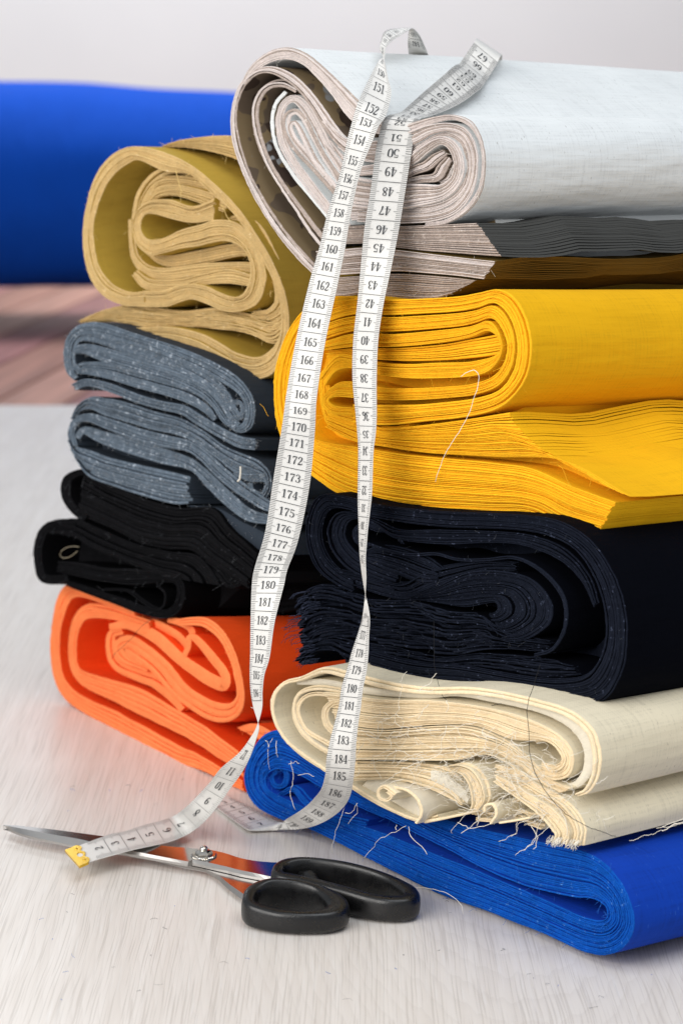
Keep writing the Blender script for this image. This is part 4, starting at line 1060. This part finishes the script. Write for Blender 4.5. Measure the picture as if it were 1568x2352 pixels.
def print_run(R, lo, hi, first=True):
    """figures and ticks for every centimetre mark between lo and hi (marks as read on the visible side)"""
    def arc(m):
        return R.arc_seg(m)
    for m in range(lo, hi + 1):
        a_c = arc(m)
        a0, a1 = arc(m - 0.5), arc(m + 0.5)
        if a_c is None: continue
        l, r, t, nr = R.frame(a_c)
        p = (l + r) / 2
        view = (Cv - p).normalized()
        if nr.dot(view) < 0: nr = -nr
        inc = 1 if a1 > a0 else -1           # arc grows with the mark?
        up = -t * inc                        # figures stand towards the smaller mark
        right = up.cross(nr)
        sx = 1 if right.dot(r - l) > 0 else -1
        cell = abs(a1 - a0)
        W = max((r - l).length, 0.004)
        # rule across the band between two figures
        hw = 0.00016
        pts = put(R, [(a1 - hw, 0.0), (a1 + hw, 0.0), (a1 + hw, .34), (a1 + hw, .67), (a1 + hw, 1.0), (a1 - hw, 1.0), (a1 - hw, .67), (a1 - hw, .34)], 0.00055)
        q = [ink.vert(x) for x in pts]
        ink.face((q[0], q[1], q[2], q[7]), 0, False)
        ink.face((q[7], q[2], q[3], q[6]), 0, False)
        ink.face((q[6], q[3], q[4], q[5]), 0, False)
        # millimetre ticks on both edges
        for k in range(1, 10):
            a = a0 + (a1 - a0) * k / 10
            ln = 0.25 if k == 5 else 0.165
            h2 = 0.00011
            for v0, v1 in ((0.0, ln), (1.0 - ln, 1.0)):
                pts = put(R, [(a - h2, v0), (a + h2, v0), (a + h2, v1), (a - h2, v1)], 0.00055)
                ink.face([ink.vert(x) for x in pts], 0, False)
        # figures
        txt = str(m)
        gw = 0.60
        H = cell * 0.48                       # figure height along the band
        wid = 0.155 if len(txt) == 3 else 0.17  # width of one figure as part of the band
        x0 = -gw * len(txt) / 2
        for ci, ch in enumerate(txt):
            for A_, B_ in glyph_strips(ch):
                def mp(g):
                    gx = (x0 + ci * gw + g[0]) / gw * wid
                    return (a_c - inc * (g[1] - 0.5) * H, 0.5 + sx * gx)
                pa = put(R, [mp(g) for g in A_], 0.00058)
                pb = put(R, [mp(g) for g in B_], 0.00058)
                ink.grid([pa, pb], 0, False)


def seg_fn(R, i0, i1):
    """arc lookup limited to stations i0..i1"""
    m, c_ = R.P[i0:i1, 0], R.cum[i0:i1]
    def f(x):
        lo, hi = min(m[0], m[-1]), max(m[0], m[-1])
        x = max(lo, min(hi, x))
        return float(np.interp(x, m, c_)) if m[-1] > m[0] else float(np.interp(-x, -m, c_))
    return f


i1 = len(endA); i2 = len(endA) + len(upA)
RA.arc_seg = seg_fn(RA, 0, i1); print_run(RA, 2, 12)
RA.arc_seg = seg_fn(RA, i1, len(tape_st)); print_run(RA, 142, 186)
j1 = len(topB) + len(downB)
RB.arc_seg = seg_fn(RB, 0, j1); print_run(RB, 28, 67)
RB.arc_seg = seg_fn(RB, j1, j1 + 16); print_run(RB, 176, 191)


# the small end figures on the piece lying on the table (other side of the tape)
class Alias:
    pass
R2 = Ribbon([(200 - k, l, r) for k, l, r in lowB[-6:]])
R2.arc_seg = seg_fn(R2, 0, 6)
print_run(R2, 3, 7)
ink.build("printed_scale", m_ink, tape, "stuff")

# brass end with a scalloped edge and an eyelet
def clip_pt(v, k, up):
    l, r, t, nr = RA.frame(RA.cum[0] + max(0.0, k))
    p = l.lerp(r, v)
    if nr.z < 0: nr = -nr
    if k < 0: p = p + t * k
    return p + nr * up
bm = bmesh.new()
offb = Vector(tape["_base"])
ol = [(-.03, -.0004), (1.03, -.0004), (1.03, .0085)]
for q in np.linspace(1.03, -0.03, 25)[1:-1]:
    ol.append((q, .0098 + 0.0022 * abs(math.sin((q + .03) / 1.06 * math.pi * 3)) - 0.0010))
ol += [(-.03, .0085)]
hole = [(0.5 + 0.13 * math.cos(a), 0.0066 + 0.0025 * math.sin(a)) for a in np.linspace(0, 2 * math.pi, 17)[:-1]]
rings = []
for up in (0.0008, -0.0008):
    vo = [bm.verts.new(clip_pt(v, k, up) - offb) for v, k in ol]
    vh = [bm.verts.new(clip_pt(v, k, up) - offb) for v, k in hole]
    es = [bm.edges.new((r_[i], r_[(i + 1) % len(r_)])) for r_ in (vo, vh) for i in range(len(r_))]
    bmesh.ops.triangle_fill(bm, use_beauty=True, edges=es)
    rings.append((vo, vh))
for a_, c_ in zip(rings[0], rings[1]):
    for i in range(len(a_)):
        bm.faces.new((a_[i], a_[(i + 1) % len(a_)], c_[(i + 1) % len(c_)], c_[i]))
bmesh.ops.recalc_face_normals(bm, faces=bm.faces)
me = bpy.data.meshes.new("end_clip")
bm.to_mesh(me); bm.free()
me.materials.append(m_gold)
eo = bpy.data.objects.new("end_clip", me); COL.objects.link(eo); eo.parent = tape
mb = MB()
for v in (0.16, 0.84):
    p = clip_pt(v, 0.0068, 0.0008)
    rows = []
    for i, (rr, zz) in enumerate(((.0011, 0), (.0009, .0004), (.0005, .00055), (.0001, .0006))):
        rows.append([p + Vector((math.cos(a) * rr, math.sin(a) * rr, zz)) for a in np.linspace(0, 2 * math.pi, 11)[:-1]])
    mb.grid(rows, 0, True, close_u=True)
mb.build("rivet", m_gold, tape)

# ================================================================== scissors
m_steel, nt, bs = plain("polished_steel", (0.56, 0.55, 0.54), 0.16, 1.0)
bump(nt, bs, noise_tex(nt, mapped(nt, "Object", (40, 600, 40)), 2.0, 3), 0.05, 0.0003)
m_bev, nt, bs = plain("ground_steel", (0.40, 0.385, 0.37), 0.45, 1.0)
bump(nt, bs, noise_tex(nt, mapped(nt, "Object", (400, 60, 40)), 3.0, 3), 0.1, 0.0003)
m_black, nt, bs = plain("black_plastic", (0.006, 0.006, 0.0065), 0.25, 0.0, 0.5)
bump(nt, bs, noise_tex(nt, mapped(nt, "Object", (1, 1, 1)), 1400, 3), 0.22, 0.0003)
nt.links.new(ramp(nt, noise_tex(nt, mapped(nt, "Object", (1, 1, 1)), 120, 5, 0.7), [(0.35, (0.22, 0.22, 0.22)), (0.7, (0.42, 0.42, 0.42))]), bs.inputs["Roughness"])
m_chrome, nt, bs = plain("nickel", (0.66, 0.62, 0.56), 0.15, 1.0)


def S1(x, y): return (x / 3.0345, 1860.3 + y / 3.0345)
def S2(x, y): return (401.9 + x / 2.601, 1917.7 + y / 2.601)


sc_ = thing("scissors", atz(520, 1990, 0.0), "large steel scissors with black plastic handles lying closed on the table", "scissors")
sb = Vector(sc_["_base"])


def plate(name, back, mid, front, z_top, z_mid, z_bot, mats):
    """blade: flat face from back to mid line, ground bevel from mid to front line"""
    n_ = 48
    B_, Mi, Fr = cr(back, n_), cr(mid, n_), cr(front, n_)
    mb = MB()
    tb = [atz(x, y, z_top) for x, y in B_]
    tm = [atz(x, y, z_top) for x, y in Mi]
    tf = [atz(x, y, z_mid) for x, y in Fr]
    lo = lambda P: [Vector((p.x, p.y, z_bot)) for p in P]
    mb.grid([tb, tm], 0, False)
    mb.grid([tm, tf], 1, False)
    mb.grid([tf, lo(tf)], 1, False)
    mb.grid([lo(tf), lo(tb)], 0, False)
    mb.grid([lo(tb), tb], 0, False)
    for j in (0, -1):
        q = [mb.vert(p) for p in (tb[j], tm[j], tf[j], lo(tf)[j], lo(tb)[j])]
        mb.face(q, 1, False)
    return mb.build(name, mats, sc_)


plate("blade", [S1(22, 104), S1(120, 108), S1(240, 121), S1(400, 140), S1(560, 161), S1(740, 186), S1(900, 212), S1(1080, 239), S1(1200, 256), S1(1320, 263), S2(100, 80), S2(180, 86), S2(250, 96), S2(320, 115), S2(380, 135), S2(450, 150), S2(530, 160), S2(640, 166)],
      [S1(24, 106), S1(120, 123), S1(240, 146), S1(400, 176), S1(560, 204), S1(740, 246), S1(900, 281), S1(1080, 316), S1(1200, 339), S1(1320, 360), S2(100, 146), S2(180, 160), S2(250, 176), S2(320, 192), S2(380, 208), S2(450, 222), S2(530, 240), S2(640, 262)],
      [S1(22, 110), S1(120, 156), S1(240, 191), S1(400, 225), S1(560, 256), S1(740, 283), S1(900, 307), S1(1080, 338), S1(1200, 360), S1(1320, 379), S2(100, 168), S2(180, 184), S2(250, 200), S2(320, 216), S2(380, 232), S2(450, 246), S2(530, 260), S2(640, 276)],
      0.0095, 0.0078, 0.0062, [m_steel, m_bev])
plate("blade", [S1(60, 122), S1(400, 190), S1(900, 290), S1(1080, 325), S1(1240, 352), S1(1400, 372), S2(180, 190), S2(260, 208), S2(320, 222), S2(400, 244), S2(480, 260), S2(560, 290)],
      [S1(70, 134), S1(400, 214), S1(900, 312), S1(1080, 345), S1(1240, 374), S1(1400, 406), S2(180, 206), S2(260, 240), S2(320, 290), S2(370, 325), S2(430, 366), S2(500, 400)],
      [S1(80, 140), S1(400, 220), S1(900, 322), S1(1080, 352), S1(1240, 394), S1(1400, 424), S2(180, 221), S2(250, 258), S2(300, 306), S2(350, 346), S2(410, 388), S2(480, 420)],
      0.0058, 0.0034, 0.0030, [m_steel, m_bev])
# pivot screw
pc = atz(*S2(173, 124), 0.0096)
mb = MB()
def lathe(prof, center, sides=24, wob=0.0, lob=0):
    rows = []
    for rr, zz in prof:
        rows.append([center + Vector((math.cos(a) * rr * (1 + wob * math.cos(a * lob)), math.sin(a) * rr * (1 + wob * math.cos(a * lob)), zz)) for a in np.linspace(0, 2 * math.pi, sides + 1)[:-1]])
    return rows
mb.grid(lathe([(.0078, 0), (.0079, .0006), (.0074, .0011), (.0052, .0013)], pc, 72, 0.02, 36), 0, False, close_u=True)
mb.build("washer", m_chrome, sc_)
mb = MB()
mb.grid(lathe([(.0056, .0010), (.0056, .0022), (.0050, .0032), (.0036, .0038), (.0022, .0039)], pc, 6), 0, False, close_u=True)
mb.build("nut", m_chrome, sc_)
mb = MB()
mb.grid(lathe([(.0024, .0037), (.0026, .0046), (.0022, .0056), (.0013, .0062), (.0001, .0064)], pc, 18), 0, True, close_u=True)
mb.build("screw_tip", m_chrome, sc_)


def ring(name, crest, z_bot, parent):
    """closed handle loop with a rounded-rectangle section; crest: (x, y, half width, top height)"""
    n_ = 96
    P = cr(crest + [crest[0]], n_ + 1)[:-1]
    pts = [atz(x, y, z) for x, y, w, z in P]
    rows = []
    for i in range(n_):
        t = pts[(i + 1) % n_] - pts[i - 1]
        t.z = 0
        t.normalize()
        s_ = Vector((t.y, -t.x, 0))
        w, zt = P[i][2], P[i][3]
        mid, hh = (zt + z_bot) / 2, (zt - z_bot) / 2
        sec = []
        for a in np.linspace(0, 2 * math.pi, 25)[:-1]:
            ca, sa = math.cos(a), math.sin(a)
            ux = math.copysign(abs(ca) ** 0.55, ca) * w
            uz = math.copysign(abs(sa) ** 0.75, sa) * hh
            sec.append(Vector((pts[i].x, pts[i].y, mid)) + s_ * ux + Vector((0, 0, uz)))
        rows.append(sec)
    mb = MB()
    mb.grid(rows, 0, True, close_u=True, close_v=True)
    return mb.build(name, m_black, parent)


def hz(pts, near, far):
    ys = [p[1] for p in pts]
    lo, hi = min(ys), max(ys)
    return [(x, y, w, far + (near - far) * ((y - lo) / (hi - lo)) ** 0.8) for x, y, w in pts]


ring("handle", hz([(*S2(438, 372), .0042), (*S2(452, 320), .0044), (*S2(500, 284), .0044), (*S2(570, 262), .0031), (*S2(660, 262), .0028), (*S2(760, 276), .0030), (*S2(850, 300), .0040), (*S2(925, 340), .0060), (*S2(968, 380), .0070), (*S2(962, 416), .0070), (*S2(905, 446), .0056), (*S2(800, 458), .0044), (*S2(700, 456), .0042), (*S2(600, 445), .0042), (*S2(510, 420), .0044), (*S2(458, 398), .0042)], 0.0138, 0.0215), 0.0010, sc_)
ring("handle", hz([(*S2(612, 208), .0044), (*S2(622, 172), .0044), (*S2(670, 146), .0042), (*S2(760, 134), .0031), (*S2(880, 142), .0030), (*S2(1010, 161), .0030), (*S2(1140, 193), .0030), (*S2(1260, 234), .0033), (*S2(1350, 278), .0046), (*S2(1402, 315), .0054), (*S2(1406, 348), .0056), (*S2(1360, 368), .0052), (*S2(1270, 370), .0048), (*S2(1170, 356), .0044), (*S2(1060, 326), .0044), (*S2(950, 296), .0046), (*S2(850, 270), .0048), (*S2(770, 250), .0048), (*S2(690, 236), .0048), (*S2(640, 226), .0046)], 0.0155, 0.0225), 0.0012, sc_)
mb = MB()
# stop block on the inner side of the long handle
p0, p1 = atz(*S2(806, 268), 0.012), atz(*S2(826, 290), 0.012)
mb.tube([p0 + Vector((-.006, .004, .001)), p0 + Vector((0, 0, .0015)), p1, p1 + Vector((.002, -.003, -.004))], [.003, .0046, .0046, .003], 10, 0)
mb.build("handle_stop", m_black, sc_)

# ================================================================== table, floor, wall, far roll
m_tab, nt, bt = newmat("white_washed_wood")
v1 = mapped(nt, "Object", (1, 1, 1))
warp = noise_tex(nt, v1, 5, 3)
tc = nt.nodes.new("ShaderNodeTexCoord")
mp = nt.nodes.new("ShaderNodeMapping")
mp.inputs["Scale"].default_value = (430, 15, 1)
mp.inputs["Rotation"].default_value = (0, 0, math.radians(-4))
vm = N(nt, "ShaderNodeVectorMath", operation='ADD')
sc2 = N(nt, "ShaderNodeVectorMath", operation='SCALE')
cn = N(nt, "ShaderNodeTexNoise")
cn.inputs["Scale"].default_value = 6
cn.inputs["Detail"].default_value = 2
nt.links.new(tc.outputs["Object"], cn.inputs["Vector"])
nt.links.new(cn.outputs["Color"], sc2.inputs[0])
sc2.inputs["Scale"].default_value = 0.010
nt.links.new(tc.outputs["Object"], vm.inputs[0])
nt.links.new(sc2.outputs[0], vm.inputs[1])
nt.links.new(vm.outputs[0], mp.inputs[0])
g1 = noise_tex(nt, mp.outputs[0], 1.0, 4, 0.65)
mp2 = nt.nodes.new("ShaderNodeMapping")
mp2.inputs["Scale"].default_value = (90, 4, 1)
nt.links.new(vm.outputs[0], mp2.inputs[0])
g2 = noise_tex(nt, mp2.outputs[0], 1.0, 3, 0.5)
mp3 = nt.nodes.new("ShaderNodeMapping")
mp3.inputs["Scale"].default_value = (1050, 11, 1)
nt.links.new(vm.outputs[0], mp3.inputs[0])
pore = noise_tex(nt, mp3.outputs[0], 1.0, 2, 0.5)
wv = N(nt, "ShaderNodeTexWave", wave_type='RINGS', rings_direction='SPHERICAL', wave_profile='SAW')
wv.inputs["Scale"].default_value = 14
wv.inputs["Distortion"].default_value = 5
wv.inputs["Detail"].default_value = 3
wv.inputs["Detail Scale"].default_value = 1.2
mp4 = nt.nodes.new("ShaderNodeMapping")
mp4.inputs["Scale"].default_value = (5.0, 0.75, 1)
mp4.inputs["Location"].default_value = (-0.5, -0.3, 0)
nt.links.new(tc.outputs["Object"], mp4.inputs[0])
nt.links.new(mp4.outputs[0], wv.inputs["Vector"])
cB = ramp(nt, g2, [(0.25, (0.63, 0.575, 0.525)), (0.75, (0.745, 0.70, 0.66))])
cW = ramp(nt, wv.outputs["Fac"], [(0.0, (0.56, 0.52, 0.485)), (0.3, (0.70, 0.655, 0.615)), (1.0, (0.75, 0.71, 0.675))])
base = cmix(nt, 0.22, cB, cW)
pm_ = ramp(nt, pore, [(0.53, (0, 0, 0)), (0.62, (0.44, 0.44, 0.44))])
col_ = cmix(nt, pm_, base, (0.43, 0.385, 0.345))
lite = ramp(nt, g1, [(0.58, (0, 0, 0)), (0.70, (0.45, 0.45, 0.45))])
col_ = cmix(nt, lite, col_, (0.78, 0.76, 0.74))
nt.links.new(col_, bt.inputs["Base Color"])
bt.inputs["Specular IOR Level"].default_value = 0.5
nt.links.new(ramp(nt, g1, [(0.35, (0.44, 0.44, 0.44)), (0.65, (0.32, 0.32, 0.32))]), bt.inputs["Roughness"])
hh_ = mathn(nt, 'SUBTRACT', g1, mathn(nt, 'MULTIPLY', pm_, 0.6))
bump(nt, bt, hh_, 0.14, 0.0004)
lint = MB()
r = random.Random(21)
for k in range(70):
    x_, y_ = r.uniform(20, 1500), r.uniform(1980, 2330)
    if r.random() < 0.4: x_, y_ = r.uniform(150, 700), r.uniform(1700, 2000)
    p = atz(x_, y_, 0.0003)
    a_, ln_ = r.uniform(0, 6.28), r.uniform(0.0008, 0.006)
    lint.tube(thread_pts([p, p + Vector((math.cos(a_), math.sin(a_), 0)) * ln_ * .5 + Vector((r.gauss(0, .0005), 0, .0003)), p + Vector((math.cos(a_ + .5), math.sin(a_ + .5), 0)) * ln_], 0.0003, 0.0015, k), r.uniform(.00005, .00011), 3, 0 if r.random() < .6 else 1)
lo_ = lint.build("lint", [M['fluff_lint'], M['fluff_blue']], None, "stuff")
lo_["label"] = "tiny dark and blue fibres of lint scattered over the table"
edge_y = atz(90, 930, 0.0).y
tabo = thing("table", Vector((0, edge_y / 2, -0.03)), "white-washed wooden table carrying the fabric piles and the scissors", "table")
mb = MB()
x0, x1, y0, y1 = -1.6, 1.9, 0.55, edge_y
r_ = 0.004
prof = [(0, -0.03), (0, -r_), (r_ * .3, -r_ * .3), (r_, 0)]
def rect(i, z): return [(x0 + i, y0 + i, z), (x1 - i, y0 + i, z), (x1 - i, y1 - i, z), (x0 + i, y1 - i, z)]
mb.grid([rect(i, z) for i, z in prof], 0, False, close_u=True)
b0 = [mb.vert(p) for p in rect(r_, 0)]
mb.face(b0, 0, False)
b0 = [mb.vert(p) for p in rect(0, -0.03)]
mb.face(b0[::-1], 0, False)
mb.build("table_top", m_tab, tabo)

# brown boards behind
fl = thing("wooden_floor", Vector((0, 5, -0.05)), None, None)
fl["kind"] = "structure"
dirv = Vector((math.sin(math.radians(7.5)), math.cos(math.radians(7.5)), 0))
side = Vector((dirv.y, -dirv.x, 0))
pm = []
for k, c_ in enumerate(((0.32, 0.155, 0.115), (0.40, 0.205, 0.155), (0.30, 0.13, 0.12))):
    m_, nt, bb = newmat("brown_board_%s" % ("dark", "light", "red")[k])
    nz = noise_tex(nt, mapped(nt, "Object", (30, 2.0, 10)), 1.0, 4)
    nt.links.new(ramp(nt, nz, [(0.3, mul(c_, 0.7)), (0.7, mul(c_, 1.25))]), bb.inputs["Base Color"])
    bb.inputs["Roughness"].default_value = 0.65
    pm.append(m_)
me_cache = {}
W_ = 0.125
org = Vector((-0.3, edge_y + 0.012, 0))
for i in range(-16, 22):
    c0 = org + side * (i * W_)
    key = i % 3
    if key not in me_cache:
        bm = bmesh.new()
        bmesh.ops.create_cube(bm, size=1)
        for v in bm.verts:
            v.co = Vector((v.co.x * (W_ - 0.008), v.co.y * 4.6, v.co.z * 0.02))
        bmesh.ops.bevel(bm, geom=bm.edges[:], offset=0.002, segments=1, affect='EDGES')
        me = bpy.data.meshes.new("plank")
        bm.to_mesh(me); bm.free()
        me.materials.append(pm[key])
        me_cache[key] = me
    o_ = bpy.data.objects.new("plank", me_cache[key])
    COL.objects.link(o_)
    o_.parent = fl
    ctr = c0 + dirv * (2.3 + 0.0) + Vector((0, abs(side.y) * 0.0, 0))
    o_.location = (ctr.x, ctr.y - 5 + 0.35, -0.005 - 0.03)
    o_.rotation_euler = (0, 0, -math.radians(7.5))
mb = MB()
q = [mb.vert(p) for p in ((-4, edge_y + 0.004, -0.11), (4, edge_y + 0.004, -0.11), (4, 7.2, -0.11), (-4, 7.2, -0.11))]
mb.face(q, 0, False)
mb.build("subfloor", plain("dark_joint", (0.05, 0.03, 0.03), 0.8)[0], fl)

m_wall, nt, bw = newmat("light_grey_wall")
nz = noise_tex(nt, mapped(nt, "Object", (1, 1, 1)), 2.0, 3)
nt.links.new(ramp(nt, nz, [(0.3, (0.74, 0.74, 0.74)), (0.7, (0.77, 0.77, 0.765))]), bw.inputs["Base Color"])
bw.inputs["Roughness"].default_value = 0.8
mb = MB()
for z0, z1, y_ in ((-0.3, 3.2, 7.0),):
    v = [(-4.5, y_, z0), (4.5, y_, z0), (4.5, y_, z1), (-4.5, y_, z1), (-4.5, y_ + .1, z0), (4.5, y_ + .1, z0), (4.5, y_ + .1, z1), (-4.5, y_ + .1, z1)]
    q = [mb.vert(p) for p in v]
    for f in ((0, 1, 2, 3), (7, 6, 5, 4), (4, 5, 1, 0), (3, 2, 6, 7), (1, 5, 6, 2), (4, 0, 3, 7)):
        mb.face([q[i] for i in f], 0, False)
tag(mb.build("back_wall", m_wall), kind="structure")

# far roll of blue cloth
m_far = cloth_body("vivid_blue_cloth", (0.000, 0.066, 0.47), 0.04, sheen=0.1)
tt = 4.75
fr = thing("fabric_roll", at(200, 660, tt), "big vivid blue cloth roll lying out of focus on brown boards behind the piles", "fabric roll")
mb = MB()
rows, uv = [], []
nx, na = 70, 40
xs = np.linspace(-1.05, 0.35, nx)
for i, x in enumerate(xs):
    px = CX + x / tt * F_PX
    top = at(px, float(np.interp(px, [-400, 0, 200, 400, 560, 900], [172, 184, 192, 208, 220, 250])), tt)
    bot = at(px, float(np.interp(px, [-400, 0, 200, 400, 560, 900], [662, 662, 668, 668, 660, 650])), tt)
    cz, rz = (top.z + bot.z) / 2, (top.z - bot.z) / 2
    sec, u = [], []
    for j in range(na):
        a = 2 * math.pi * j / na
        p = Vector((top.x, top.y + math.cos(a) * rz * 1.05, cz + math.sin(a) * rz))
        p += noise.noise_vector(p * 2.2) * 0.010 + noise.noise_vector(Vector((p.x * 3, p.y * 7, p.z * 7))) * 0.014
        sec.append(p)
        u.append((i * .02, j * .03))
    rows.append(sec)
    uv.append(u)
mb.grid(rows, 0, True, close_u=True, uvs=uv)
mb.build("outer_wrap", m_far, fr)
# spiral of layers at both ends
for e, sgn in ((0, -1), (nx - 1, 1)):
    mb = MB()
    ctr = sum(rows[e], Vector()) / na
    turns = 12
    for k in range(turns):
        f0, f1 = 1 - k / turns * 0.95, 1 - (k + 0.86) / turns * 0.95
        ra = [ctr + (p - ctr) * f0 for p in rows[e]]
        rb = [ctr + (p - ctr) * f1 for p in rows[e]]
        d = Vector((sgn * (0.004 + 0.004 * math.sin(k * 2.3)), 0, 0))
        din = Vector((-sgn * 0.05, 0, 0))
        mb.grid([[p + din for p in ra], [p + d for p in ra], [p + d for p in rb], [p + din for p in rb]], 0, True, close_u=True, flip=sgn < 0)
    mb.build("rolled_layers", m_far, fr, "stuff")

for o_ in list(scn.objects):
    if "_base" in o_: del o_["_base"]
